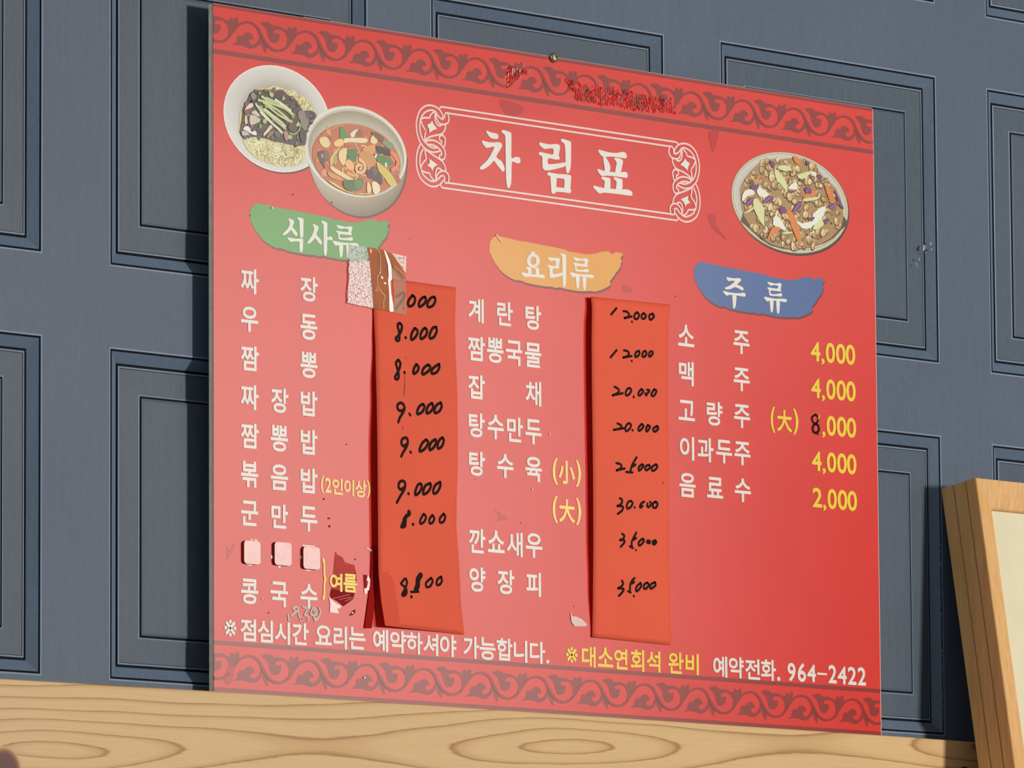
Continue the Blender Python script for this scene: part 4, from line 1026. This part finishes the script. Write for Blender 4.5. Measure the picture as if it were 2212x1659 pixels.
def interp(poly, y):
    """x of an outline given as (x, y) points"""
    for (x0, y0), (x1, y1) in zip(poly, poly[1:]):
        if y <= y1 or (x1, y1) == poly[-1]:
            t = (y - y0) / (y1 - y0); return x0 + (x1 - x0) * t
class Slip:
    def __init__(s, left, right, lift):
        s.L, s.R, s.lift = left, right, lift
    def px(s, t, r):
        yl = s.L[0][1] + (s.L[-1][1] - s.L[0][1]) * r; yr = s.R[0][1] + (s.R[-1][1] - s.R[0][1]) * r
        xl, xr = interp(s.L, yl), interp(s.R, yr)
        return xl + (xr - xl) * t, yl + (yr - yl) * t
    def y(s, t, r): return -(s.lift(r) * (1 - t) ** 2.2 + 0.0016)
    def point(s, t, r, up=0.0):
        x, y = s.px(t, r); return at(x, y, s.y(t, r) - up)
    def inv(s, x, y):
        t, r = 0.5, 0.5
        for _ in range(12):
            yl = s.L[0][1]; 
            top = s.px(t, 0)[1]; bot = s.px(t, 1)[1]
            r = min(1, max(0, (y - top) / (bot - top)))
            x0, x1 = s.px(0, r)[0], s.px(1, r)[0]
            t = min(1, max(0, (x - x0) / (x1 - x0)))
        return t, r
    def build(s, name, parent, mat, nt=14, nr=60, jag=0.0):
        vs = []
        for a in range(nr + 1):
            for b in range(nt + 1):
                p = s.point(b / nt, a / nr)
                vs.append((p[0], p[1], p[2]))
        fs = []
        for a in range(nr):
            for b in range(nt):
                i = a * (nt + 1) + b
                fs.append((i, i + nt + 1, i + nt + 2, i + 1))
        o = mesh_obj(name, vs, fs, mat, parent, smooth=True)
        sd = o.modifiers.new('thickness', 'SOLIDIFY'); sd.thickness = 0.00025; sd.offset = -1
        return o
    def write(s, name, parent, strokes, hw, col='pen'):
        """marker strokes that follow the paper"""
        vs, fs = [], []
        for st in strokes:
            h = hw
            if isinstance(st, tuple): st, h = st
            px = catmull(st, False, 4) if len(st) > 2 else list(st)
            if len(st) == 1: px = [st[0], (st[0][0] + 0.3, st[0][1] + 0.6)]
            P = []
            for x, y in px:
                t, r = s.inv(x, y); P.append(at(x, y, s.y(t, r) - 0.0004))
            n = len(P)
            for q in range(n):
                a, b = P[max(q - 1, 0)], P[min(q + 1, n - 1)]
                tx, tz = b[0] - a[0], b[2] - a[2]; l = math.hypot(tx, tz) or 1e-9
                nx, nz = -tz / l * h, tx / l * h
                vs += [(P[q][0] + nx, P[q][1], P[q][2] + nz), (P[q][0] - nx, P[q][1], P[q][2] - nz)]
            base = len(vs) - 2 * n
            for q in range(n - 1):
                j = base + 2 * q; fs.append((j, j + 1, j + 3, j + 2))
            for q in (0, n - 1):
                i = len(vs)
                vs += [(P[q][0] + h * math.cos(c * 0.6283), P[q][1] - 1e-5, P[q][2] + h * math.sin(c * 0.6283)) for c in range(10)]
                fs.append(tuple(range(i, i + 10)))
        return mesh_obj(name, vs, fs, M_PEN if col == 'pen' else col, parent)
    def patch(s, name, parent, pts, mat):
        vs = []
        for x, y in pts:
            t, r = s.inv(x, y); p = at(x, y, s.y(t, r) - 0.0004); vs.append(tuple(p))
        return mesh_obj(name, vs, [tuple(range(len(vs)))], mat, parent)

def curve_lift(table):
    def f(r):
        for (r0, h0), (r1, h1) in zip(table, table[1:]):
            if r <= r1:
                t = (r - r0) / (r1 - r0); t = t * t * (3 - 2 * t); return h0 + (h1 - h0) * t
        return table[-1][1]
    return f
S1 = Slip([(807, 597), (807, 667), (811, 745), (812, 800), (814, 874), (815.4, 970), (816.7, 1140), (817, 1190), (817.7, 1240), (823.7, 1302), (832, 1352)],
          [(985, 620.5), (983, 694), (984, 757), (987.6, 842), (989, 950), (988.5, 1025), (987, 1056), (986, 1140), (991, 1206), (996, 1306), (1003, 1371)],
          curve_lift([(0, 0.0), (0.09, 0.0001), (0.20, 0.0022), (0.32, 0.0048), (0.50, 0.0074), (0.80, 0.0070), (0.92, 0.0082), (1.0, 0.0095)]))
slip1 = bpy.data.objects.new('price_slip', None); COL.objects.link(slip1)
tag(slip1, 'orange-red paper slip with hand-written 7.000 to 9.000, its top taped', 'paper slip', 'hand-written price slips on the menu board')
S1.build('sheet', slip1, M_SLIP)
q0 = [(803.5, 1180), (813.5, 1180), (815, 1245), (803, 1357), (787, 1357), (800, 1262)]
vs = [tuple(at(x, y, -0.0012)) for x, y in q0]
sh_strip = mesh_obj('shadow_strip', vs, [tuple(range(6))], M_SLIP_SHADOW, slip1)  # dark red strip stands in for the slip's shadow on the board
sd = sh_strip.modifiers.new('thickness', 'SOLIDIFY'); sd.thickness = 0.0003
S1.patch('crease_shade', slip1, [(848, 1249), (852, 1262), (858, 1300), (864, 1353.5), (831.8, 1350.2), (824.5, 1302), (819, 1242), (836, 1235)], M_CREASE_SHADE)  # darker tone puts the shade of the corner fold into the paper

zA = zoomed(780, 580, 7.9); zB = zoomed(780, 760, 7.9); zC = zoomed(780, 930, 7.9); zD = zoomed(660, 1080, 5.53)
def S(z, *ls): return [(z(l[0]), l[1]) if isinstance(l, tuple) else z(l) for l in ls]
h1 = 25 / 7.9 * VM; dot = 3.4 * VM
S1.write('handwritten_price', slip1, S(zA, [(600, 480), (650, 455), (700, 420), (735, 425), (735, 490), (690, 560), (620, 650), (590, 695)], ([(728, 675)], 2.6 * VM), [(880, 460), (920, 500), (915, 580), (870, 635), (820, 642), (802, 600), (822, 530), (880, 460)], [(1090, 485), (1110, 530), (1080, 600), (1010, 652), (987, 630), (1000, 560), (1050, 500), (1090, 485)], [(1250, 485), (1270, 540), (1230, 630), (1160, 660), (1132, 630), (1150, 560), (1200, 500), (1250, 485)]), h1)
S1.write('handwritten_price', slip1, S(zA, [(660, 935), (697, 970), (690, 1050), (645, 1140), (595, 1190), (610, 1230), (650, 1222), (655, 1160), (650, 1080), (630, 1000), (632, 950), (660, 935)], ([(762, 1178)], dot), [(920, 1020), (965, 1060), (955, 1130), (900, 1200), (857, 1212), (860, 1130), (890, 1060), (920, 1020)], [(1095, 1018), (1128, 1060), (1110, 1140), (1050, 1195), (1017, 1190), (1022, 1110), (1060, 1040), (1095, 1018)], [(1280, 1000), (1293, 1060), (1260, 1150), (1200, 1195), (1168, 1170), (1185, 1090), (1230, 1012), (1280, 1000)]), h1)
S1.write('handwritten_price', slip1, S(zB, [(635, 140), (672, 190), (660, 270), (620, 360), (582, 430), (600, 470), (638, 450), (642, 370), (615, 270), (597, 190), (635, 140)], ([(742, 350)], dot), [(945, 215), (985, 260), (965, 330), (905, 375), (892, 340), (910, 270), (945, 215)], [(1140, 222), (1183, 250), (1160, 320), (1070, 383), (1042, 360), (1070, 280), (1140, 222)], [(1330, 210), (1338, 260), (1300, 340), (1230, 373), (1203, 350), (1230, 280), (1330, 210)]), h1)
S1.write('handwritten_price', slip1, S(zB, [(740, 990), (680, 1010), (632, 980), (622, 910), (670, 872), (718, 890), (743, 960), (720, 1030), (660, 1130), (637, 1200)], ([(728, 985), (690, 1005), (720, 1000)], 24 / 7.9 * VM), ([(825, 1055), (843, 1085)], 2.6 * VM), [(1050, 892), (1085, 930), (1050, 1020), (975, 1063), (957, 1030), (990, 940), (1050, 892)], [(1210, 877), (1233, 930), (1200, 1010), (1130, 1050), (1117, 1010), (1150, 920), (1210, 877)], [(1360, 867), (1378, 930), (1340, 1010), (1270, 1045), (1252, 1000), (1290, 910), (1360, 867)]), h1)
S1.write('handwritten_price', slip1, S(zC, [(795, 240), (740, 272), (692, 230), (702, 150), (770, 122), (798, 180), (780, 270), (720, 370), (687, 440)], ([(785, 235), (730, 262)], 24 / 7.9 * VM), ([(845, 367)], dot), [(1110, 157), (1148, 200), (1100, 300), (1012, 358), (1002, 310), (1050, 210), (1110, 157)], [(1270, 152), (1283, 200), (1240, 290), (1177, 333), (1167, 290), (1200, 200), (1270, 152)], [(1390, 122), (1413, 170), (1380, 270), (1317, 308), (1307, 250), (1340, 160), (1390, 122)]), h1)
S1.write('handwritten_price', slip1, S(zC, [(750, 960), (690, 1010), (642, 970), (652, 890), (710, 857), (753, 900), (740, 1000), (670, 1120), (612, 1228)], ([(735, 975), (690, 1000)], 24 / 7.9 * VM), ([(810, 1076)], dot), [(1020, 907), (1038, 960), (1000, 1050), (932, 1102), (927, 1040), (970, 930), (1020, 907)], [(1180, 902), (1193, 950), (1150, 1040), (1072, 1088), (1062, 1040), (1100, 940), (1180, 902)], [(1350, 882), (1355, 940), (1310, 1040), (1250, 1078), (1232, 1030), (1270, 930), (1350, 882)]), h1)
S1.write('handwritten_price', slip1, S(zD, ([(1235, 140), (1240, 165), (1200, 200), (1180, 250)], 4.6 * VM), ([(1185, 235), (1180, 270), (1165, 300)], 6.2 * VM), ([(1190, 290), (1180, 315), (1148, 318)], 4.2 * VM), ([(1285, 290)], dot), [(1412, 168), (1440, 200), (1420, 258), (1375, 285), (1372, 240), (1412, 168)], [(1517, 182), (1540, 220), (1520, 268), (1485, 280), (1482, 230), (1517, 182)], [(1650, 166), (1670, 200), (1650, 258), (1610, 270), (1607, 220), (1650, 166)]), 15.5 / 5.53 * VM)
S1.write('handwritten_price', slip1, S(zD, [(1140, 1000), (1190, 940), (1213, 980), (1195, 1050), (1157, 1125), (1170, 1145), (1205, 1120), (1203, 1060), (1150, 1010)], ([(1160, 1130), (1185, 1130), (1190, 1100)], 4 * VM), ([(1265, 1155)], dot), ([(1375, 900), (1345, 950), (1340, 1020), (1320, 1070)], 6.5 * VM), [(1262, 1098), (1350, 1095)], [(1500, 932), (1520, 970), (1490, 1030), (1447, 1038), (1442, 990), (1500, 932)], [(1620, 917), (1630, 970), (1600, 1013), (1567, 1008), (1577, 950), (1620, 917)]), 15.5 / 5.53 * VM)
M_DRIP = plain('dried_drip', '8e2418', 0.6)
S1.write('drip_mark', slip1, S(zB, ([(742, 380), (748, 560)], 0.8 * VM), ([(748, 560), (738, 700), (733, 750)], 1.3 * VM), ([(715, 1290), (714, 1325)], 1.5 * VM), ([(768, 90), (770, 110)], 0.8 * VM)), VM, M_DRIP)

S2 = Slip([(1276.7, 640.5), (1279, 664), (1278, 734), (1278.6, 830), (1281, 1010), (1281.8, 1170), (1280.6, 1313), (1279, 1376.5)],
          [(1447.6, 657.5), (1444.4, 696), (1443, 830), (1445, 1010), (1446, 1190), (1447.4, 1250), (1449.8, 1386), (1449, 1393.5)],
          curve_lift([(0, 0.0048), (0.08, 0.0066), (0.3, 0.0064), (0.7, 0.0058), (0.85, 0.0040), (1.0, 0.0004)]))
slip2 = bpy.data.objects.new('price_slip', None); COL.objects.link(slip2)
tag(slip2, 'orange-red paper slip with hand-written 12.000 to 35.000, under the orange badge', 'paper slip', 'hand-written price slips on the menu board')
S2.build('sheet', slip2, M_SLIP)
zE = zoomed(1240, 620, 7.9); zF = zoomed(1240, 800, 7.9); zG = zoomed(1240, 980, 7.9); zH = zoomed(1200, 1150, 6.144)
h2 = 21 / 7.9 * VM; d2 = 2.5 * VM
S2.write('handwritten_price', slip2, S(zE, [(725, 362), (635, 468)], [(845, 412), (905, 422), (942, 470), (925, 508), (865, 530)], [(865, 530), (985, 503)], ([(990, 590)], d2), [(1080, 430), (1113, 480), (1080, 545), (1032, 532), (1037, 470), (1080, 430)], [(1190, 447), (1230, 490), (1200, 540), (1160, 530), (1157, 480), (1190, 447)], [(1340, 457), (1368, 500), (1310, 560), (1286, 530), (1290, 480), (1340, 457)]), h2)
S2.write('handwritten_price', slip2, S(zE, [(728, 1077), (625, 1200)], [(853, 1082), (910, 1092), (940, 1130), (910, 1178), (843, 1203)], [(843, 1203), (985, 1178)], ([(985, 1260)], d2), [(1110, 1092), (1120, 1140), (1070, 1193), (1042, 1178), (1062, 1110), (1110, 1092)], [(1220, 1092), (1240, 1140), (1200, 1190), (1167, 1178), (1182, 1110), (1220, 1092)], [(1330, 1097), (1348, 1130), (1300, 1188), (1277, 1160), (1300, 1100)]), h2)
S2.write('handwritten_price', slip2, S(zF, [(693, 282), (750, 312), (770, 360), (720, 400), (662, 425)], [(662, 425), (835, 390)], [(950, 302), (980, 340), (940, 410), (892, 428), (882, 380), (910, 320), (950, 302)], ([(1018, 450)], 3 * VM), [(1150, 322), (1185, 350), (1150, 408), (1107, 430), (1102, 380), (1150, 322)], [(1250, 332), (1290, 342), (1250, 400), (1232, 430), (1217, 390)], [(1370, 327), (1410, 350), (1380, 418), (1340, 440), (1322, 400), (1370, 327)]), h2)
S2.write('handwritten_price', slip2, S(zF, [(742, 907), (800, 932), (810, 970), (760, 1000), (682, 1015)], [(682, 1015), (870, 985)], [(940, 902), (975, 930), (950, 1000), (892, 1038), (877, 990), (900, 930), (940, 902)], ([(1000, 1020)], 2.8 * VM), [(1155, 917), (1190, 950), (1150, 1008), (1107, 1033), (1102, 980), (1155, 917)], [(1260, 937), (1300, 960), (1270, 1018), (1237, 1043), (1232, 990), (1260, 937)], ([(1420, 952), (1440, 990), (1400, 1038), (1362, 1038), (1357, 990), (1420, 952)], 2.9 * VM)), h2)
S2.write('handwritten_price', slip2, S(zG, [(723, 162), (790, 177), (813, 220), (780, 260), (727, 285)], [(727, 285), (868, 252)], [(1070, 62), (1010, 160), (980, 230), (965, 305)], ([(1050, 185), (1005, 215)], 3 * VM), [(892, 312), (1000, 320)], [(1160, 182), (1190, 210), (1140, 268), (1107, 290), (1107, 230), (1160, 182)], [(1280, 192), (1300, 230), (1250, 280), (1217, 270), (1232, 210), (1280, 192)], [(1400, 182), (1425, 220), (1380, 280), (1337, 290), (1332, 230), (1400, 182)], ([(1520, 493)], 1.2 * VM)), h2)
S2.write('handwritten_price', slip2, S(zG, [(783, 762), (820, 782), (812, 850), (742, 895)], [(742, 895), (835, 902), (820, 970), (747, 1028)], [(970, 807), (1003, 840), (970, 908), (912, 938), (902, 880), (930, 820), (970, 807)], ([(1035, 915)], 2.8 * VM), [(1200, 820), (1160, 840), (1127, 890), (1135, 922), (1172, 890)], [(1300, 822), (1320, 860), (1280, 910), (1252, 900), (1257, 850)], ([(1390, 822), (1428, 850), (1400, 920), (1352, 915), (1352, 850), (1390, 822)], 2.9 * VM)), h2)
S2.write('handwritten_price', slip2, S(zG, [(823, 1367), (860, 1402), (840, 1450), (787, 1475)], [(787, 1475), (865, 1482), (850, 1530), (797, 1588)], [(1065, 1347), (1010, 1450), (985, 1520), (990, 1580)], ([(1060, 1440), (1015, 1465)], 3 * VM), ([(955, 1582), (1005, 1608)], 2.8 * VM), [(1170, 1452), (1198, 1480), (1160, 1540), (1112, 1568), (1107, 1510), (1170, 1452)], ([(1262, 1505), (1285, 1505)], 5.4 * VM), ([(1380, 1480), (1405, 1505), (1380, 1540), (1350, 1540), (1350, 1500), (1380, 1500)], 3.2 * VM), ([(1058, 1642)], 2.4 * VM)), h2)
S2.write('handwritten_price', slip2, S(zH, [(882, 642), (900, 680), (872, 720), (832, 743)], [(832, 743), (905, 750), (890, 790), (842, 843)], [(1050, 607), (1012, 650), (992, 700), (990, 785)], ([(1045, 658), (1015, 680)], 2.6 * VM), ([(962, 780), (1000, 800)], 2.4 * VM), ([(1040, 842)], 2.6 * VM), [(1130, 672), (1140, 710), (1100, 768), (1072, 778), (1077, 720), (1130, 672)], [(1220, 667), (1240, 700), (1200, 748), (1172, 738), (1182, 690), (1220, 667)], [(1320, 662), (1330, 700), (1280, 743), (1257, 738), (1267, 690), (1320, 662)]), 16.5 / 6.144 * VM)

# --- tape over the top of the left slip
def film(name, col, alpha, rough, speck=None):
    m, nt, p = new_mat(name)
    tr = node(nt, 'ShaderNodeBsdfTransparent'); mixs = node(nt, 'ShaderNodeMixShader')
    out = nt.nodes['Material Output']
    p.inputs['Roughness'].default_value = rough
    if speck:
        f = noise(nt, 330, 3, (1.5, 1, 1), 0.65)
        nt.links.new(ramp(nt, f, [(0.40, srgb(speck)), (0.50, srgb(col))]), p.inputs['Base Color'])
        bump(nt, p, f, 0.35, 0.0006)
        nt.links.new(ramp(nt, f, [(0.38, (0.35,) * 3), (0.5, (alpha,) * 3)]), mixs.inputs[0])
    else:
        f = noise(nt, 60, 3, (1, 1, 0.3))
        c = srgb(col)
        nt.links.new(ramp(nt, f, [(0.3, tuple(x * 0.8 for x in c)), (0.7, tuple(min(1, x * 1.15) for x in c))]), p.inputs['Base Color'])
        bump(nt, p, f, 0.3, 0.001)
        mixs.inputs[0].default_value = alpha
    nt.links.new(tr.outputs[0], mixs.inputs[1]); nt.links.new(p.outputs[0], mixs.inputs[2]); nt.links.new(mixs.outputs[0], out.inputs[0])
    return m
M_TAPE = film('hazy_clear_tape', 'ffe6e0', 0.80, 0.3, 'b9a49a')
M_AMBER = film('amber_tape', 'ad540f', 0.86, 0.12)
for n_ in M_AMBER.node_tree.nodes:
    if n_.type == 'BSDF_PRINCIPLED': n_.inputs['Specular IOR Level'].default_value = 0.15
M_TAPE_THIN = film('thin_clear_tape', 'f2f2ea', 0.5, 0.3, '7f8a74')
M_TAN = film('tan_tape', 'b99470', 0.42, 0.4)
M_GLINT = plain('painted_tape_glint', 'fff2e2', 0.15)  # near-white colour for highlights painted on the tape
M_RESIN = plain('tape_thread', 'd9a35a', 0.3)
tape = bpy.data.objects.new('packing_tape', None); COL.objects.link(tape)
tag(tape, 'crumpled piece of clear and amber packing tape holding the top of the left price slip', 'tape')
zT = zoomed(440, 380, 4.424)
def tape_piece(name, pts, y, mat, th=0.0002):
    vs = [tuple(at(x, yy, y)) for x, yy in zT(pts)]
    o = mesh_obj(name, vs, [tuple(range(len(vs)))[::-1]], mat, tape)
    bm = bmesh.new(); bm.from_mesh(o.data); bm.faces.ensure_lookup_table()
    if bm.faces[0].normal.y > 0: bmesh.ops.reverse_faces(bm, faces=bm.faces)
    bm.to_mesh(o.data); bm.free()
    return o
def jag(a, b, n, amp):
    out = []
    for q in range(n):
        t = q / n; out.append((a[0] + (b[0] - a[0]) * t + random.uniform(-amp, amp), a[1] + (b[1] - a[1]) * t + random.uniform(-amp, amp)))
    return out
tape_piece('clear_film', jag((1392, 815), (1588, 822), 6, 6) + jag((1588, 822), (1622, 1262), 4, 0) + jag((1622, 1262), (1375, 1215), 8, 4) + jag((1375, 1215), (1392, 815), 12, 6), -0.0026, M_TAPE)
tape_piece('clear_film', jag((1398, 652), (1560, 680), 4, 5) + jag((1560, 680), (1588, 822), 3, 0) + [(1588, 822), (1392, 815)] + jag((1392, 815), (1398, 652), 5, 5)[1:], -0.0025, M_TAPE_THIN)
tape_piece('clear_film', jag((1795, 742), (1935, 768), 4, 3) + jag((1935, 768), (1932, 935), 4, 3) + [(1932, 935), (1875, 845)], -0.0026, M_TAPE)
tape_piece('amber_strip', [(1560, 680), (1640, 690), (1725, 705), (1752, 850), (1768, 1000), (1778, 1292), (1700, 1282), (1622, 1264), (1605, 1000), (1590, 830)], -0.0028, M_AMBER)
tape_piece('amber_strip', [(1725, 705), (1800, 742), (1875, 845), (1932, 938), (1930, 1005), (1880, 960), (1830, 890), (1790, 850)], -0.0028, M_AMBER)
tape_piece('tan_film', [(1800, 870), (1830, 890), (1880, 960), (1930, 1005), (1938, 1330), (1880, 1318), (1815, 1302), (1818, 1100)], -0.0027, M_TAN)
tape_piece('fold_glint', [(1722, 706), (1738, 720), (1775, 800), (1795, 870), (1800, 985), (1785, 1010), (1792, 1120), (1810, 1220), (1816, 1295), (1790, 1300), (1776, 1292), (1772, 1100), (1762, 1000), (1768, 950), (1760, 850), (1740, 770)], -0.0030, M_GLINT)  # highlight along the fold, painted as a near-white ridge
vs, fs = [], []
def thread(pts, hw):
    P = [at(x, y, -0.0032) for x, y in zT(catmull(pts, False, 4))]
    n = len(P); i = len(vs)
    for q in range(n):
        a, b = P[max(q - 1, 0)], P[min(q + 1, n - 1)]; l = math.hypot(b[0] - a[0], b[2] - a[2])
        nx, nz = -(b[2] - a[2]) / l * hw, (b[0] - a[0]) / l * hw
        vs.extend([(P[q][0] + nx, P[q][1], P[q][2] + nz), (P[q][0] - nx, P[q][1], P[q][2] - nz)])
    for q in range(n - 1): fs.append((i + 2 * q, i + 2 * q + 1, i + 2 * q + 3, i + 2 * q + 2))
thread([(1650, 690), (1685, 740), (1690, 860), (1685, 930), (1660, 970), (1670, 1060), (1700, 1110), (1735, 1150), (1720, 1200), (1722, 1270)], 0.0005)
thread([(1595, 700), (1598, 735)], 0.0010)
thread([(1650, 1060), (1660, 1095), (1640, 1095)], 0.0004)
thread([(1815, 860), (1870, 900), (1928, 960)], 0.0004)
mesh_obj('thread', vs, fs, M_RESIN, tape)
vs, fs = [], []
for pl in ([(1680, 915), (1692, 920), (1690, 932)], [(1695, 955), (1712, 965), (1716, 980), (1706, 988), (1696, 970)], [(1720, 1015), (1748, 1022), (1740, 1036), (1728, 1032)], [(1592, 700), (1602, 700), (1602, 735), (1594, 732)]):
    i = len(vs); vs += [tuple(at(x, y, -0.0033)) for x, y in zT(pl)]; fs.append(tuple(range(i, i + len(pl))))
mesh_obj('glint_speck', vs, fs, M_GLINT, tape)  # small glints painted as near-white specks

# ================================================================== the screw that holds the board
M_STEEL = plain('brassy_steel', 'b5a888', 0.36, 0.9)
M_SLOT = plain('screw_slot', '1d1a16', 0.6)
screw = bpy.data.objects.new('wall_screw', None); COL.objects.link(screw)
tag(screw, 'brassy cross-head screw in the wall at the top edge of the menu board', 'screw')
sc_ = at(1197.2, 124, -0.002)
def lathe(name, prof, c, mat, parent, n=28):
    vs, fs = [], []
    for r, y in prof:
        for q in range(n):
            a = 6.28319 * q / n; vs.append((c[0] + r * math.cos(a), c[1] + y, c[2] + r * math.sin(a)))
    for k_ in range(len(prof) - 1):
        for q in range(n):
            fs.append((k_ * n + q, k_ * n + (q + 1) % n, (k_ + 1) * n + (q + 1) % n, (k_ + 1) * n + q))
    fs.append(tuple(range(n))); fs.append(tuple(range(len(vs) - n, len(vs)))[::-1])
    o = mesh_obj(name, vs, fs, mat, parent, smooth=True)
    bm = bmesh.new(); bm.from_mesh(o.data); bmesh.ops.recalc_face_normals(bm, faces=bm.faces); bm.to_mesh(o.data); bm.free()
    return o
R_ = 0.0073
lathe('head', [(0.0004, -0.0036), (R_ * 0.45, -0.0033), (R_ * 0.75, -0.0024), (R_ * 0.94, -0.0010), (R_, 0.0004), (R_, 0.0012), (R_ * 0.9, 0.0016)], sc_, M_STEEL, screw)
lathe('shank', [(0.0024, 0.0012), (0.0024, WY - sc_[1] + 0.010)], sc_, M_STEEL, screw, 14)
vs, fs = [], []
for sx, sz in ((0.0033, 0.0008), (0.0008, 0.0033)):
    ca, sa = math.cos(0.25), math.sin(0.25)
    bv, bf = box(-sx, sx, -0.0040, -0.0024, -sz, sz); i = len(vs)
    vs += [(sc_[0] + x * ca - z * sa, sc_[1] + y, sc_[2] + x * sa + z * ca) for x, y, z in bv]; fs += [tuple(i + q for q in f) for f in bf]
mesh_obj('cross_slot', vs, fs, M_SLOT, screw)

# ================================================================== the wooden picture frame leaning on the right
def framewood(name, a, b, c):
    m, nt, p = new_mat(name)
    f = noise(nt, 22, 4, (9, 9, 0.5)); g = noise(nt, 600, 2, (1, 1, 0.3)); low = noise(nt, 5, 1)
    v = math_node(nt, 'ADD', math_node(nt, 'MULTIPLY', f, 0.75), math_node(nt, 'MULTIPLY', g, 0.25))
    nt.links.new(ramp(nt, v, [(0.30, srgb(b)), (0.5, srgb(a)), (0.72, srgb(c))]), p.inputs['Base Color'])
    p.inputs['Roughness'].default_value = 0.5
    return m
M_FRAME = framewood('honey_pine', 'dba869', 'cd9757', 'e4b67c')
M_JOINT = plain('glue_line', 'a87a47', 0.6)
M_CANVAS = plain('cream_backing_paper', 'ded3b2', 0.7, var=0.03, scale=20)
frame = bpy.data.objects.new('picture_frame', None); COL.objects.link(frame)
tag(frame, 'honey pine picture frame with a cream panel leaning against the wall at the right', 'picture frame')
LEAN = math.radians(9.0)
e_n = np.array([0, -math.cos(LEAN), math.sin(LEAN)]); e_d = np.array([0, -math.sin(LEAN), -math.cos(LEAN)]); e_u = np.array([1.0, 0, 0])
DEP, FW, FH, FA = 0.068, 0.46, 0.62, 0.041
org = at(2033, 1056, WY) - np.array([0, 0.0005, 0])                    # top-left corner of the back, touching the wall
def fp(u, v, d): return tuple(org + e_u * u + e_d * v + e_n * d)
def rail_piece(name, parent, horizontal, far):
    # section across the moulding: (distance from the outer edge, height above the back)
    g = 0.0012
    sec = [(0, 0), (0, DEP * 0.345 - g), (g, DEP * 0.345), (0, DEP * 0.345 + g), (0, DEP * 0.70 - g), (g, DEP * 0.70), (0, DEP * 0.70 + g), (0, DEP - 0.0012), (0.0010, DEP), (FA - 0.002, DEP - 0.0125), (FA, DEP - 0.0145), (FA, DEP - 0.020), (FA - 0.006, DEP - 0.020), (FA - 0.006, 0)]
    vs, fs, fm = [], [], []
    for end in (0, 1):
        for a, d in sec:
            L = FW if horizontal else FH
            s_ = a if end == 0 else L - a
            aa = (FH if horizontal else FW) - a if far else a
            vs.append(fp(s_, aa, d) if horizontal else fp(aa, s_, d))
    n = len(sec)
    for q in range(n):
        fs.append((q, (q + 1) % n, n + (q + 1) % n, n + q)); fm.append(1 if q in (1, 2, 4, 5) else 0)
    fs.append(tuple(range(n))); fs.append(tuple(range(n, 2 * n))[::-1]); fm += [0, 0]
    o = mesh_obj(name, vs, fs, [M_FRAME, M_JOINT], parent, fm)
    bm = bmesh.new(); bm.from_mesh(o.data); bmesh.ops.recalc_face_normals(bm, faces=bm.faces); bm.to_mesh(o.data); bm.free()
    return o
rail_piece('side_moulding', frame, False, False); rail_piece('side_moulding', frame, False, True)
rail_piece('top_moulding', frame, True, False); rail_piece('bottom_moulding', frame, True, True)
a = FA - 0.005
vs = [fp(u, v, d) for d in (DEP - 0.0205, DEP - 0.026) for u, v in ((a, a), (FW - a, a), (FW - a, FH - a), (a, FH - a))]
mesh_obj('backing_panel', vs, [(0, 3, 2, 1), (4, 5, 6, 7), (0, 1, 5, 4), (1, 2, 6, 5), (2, 3, 7, 6), (3, 0, 4, 7)], M_CANVAS, frame)
# the ledge below the picture that the frame stands on
foot = fp(0, FH, DEP)
ledge = box_obj('trim_1', (org[0] - 0.02, 2.4, foot[1] - 0.02, WY - 0.0002, fp(0, FH, DEP)[2] - 0.03, fp(0, FH, DEP)[2] - 0.0002), M_PINE)
tag(ledge, kind='structure')
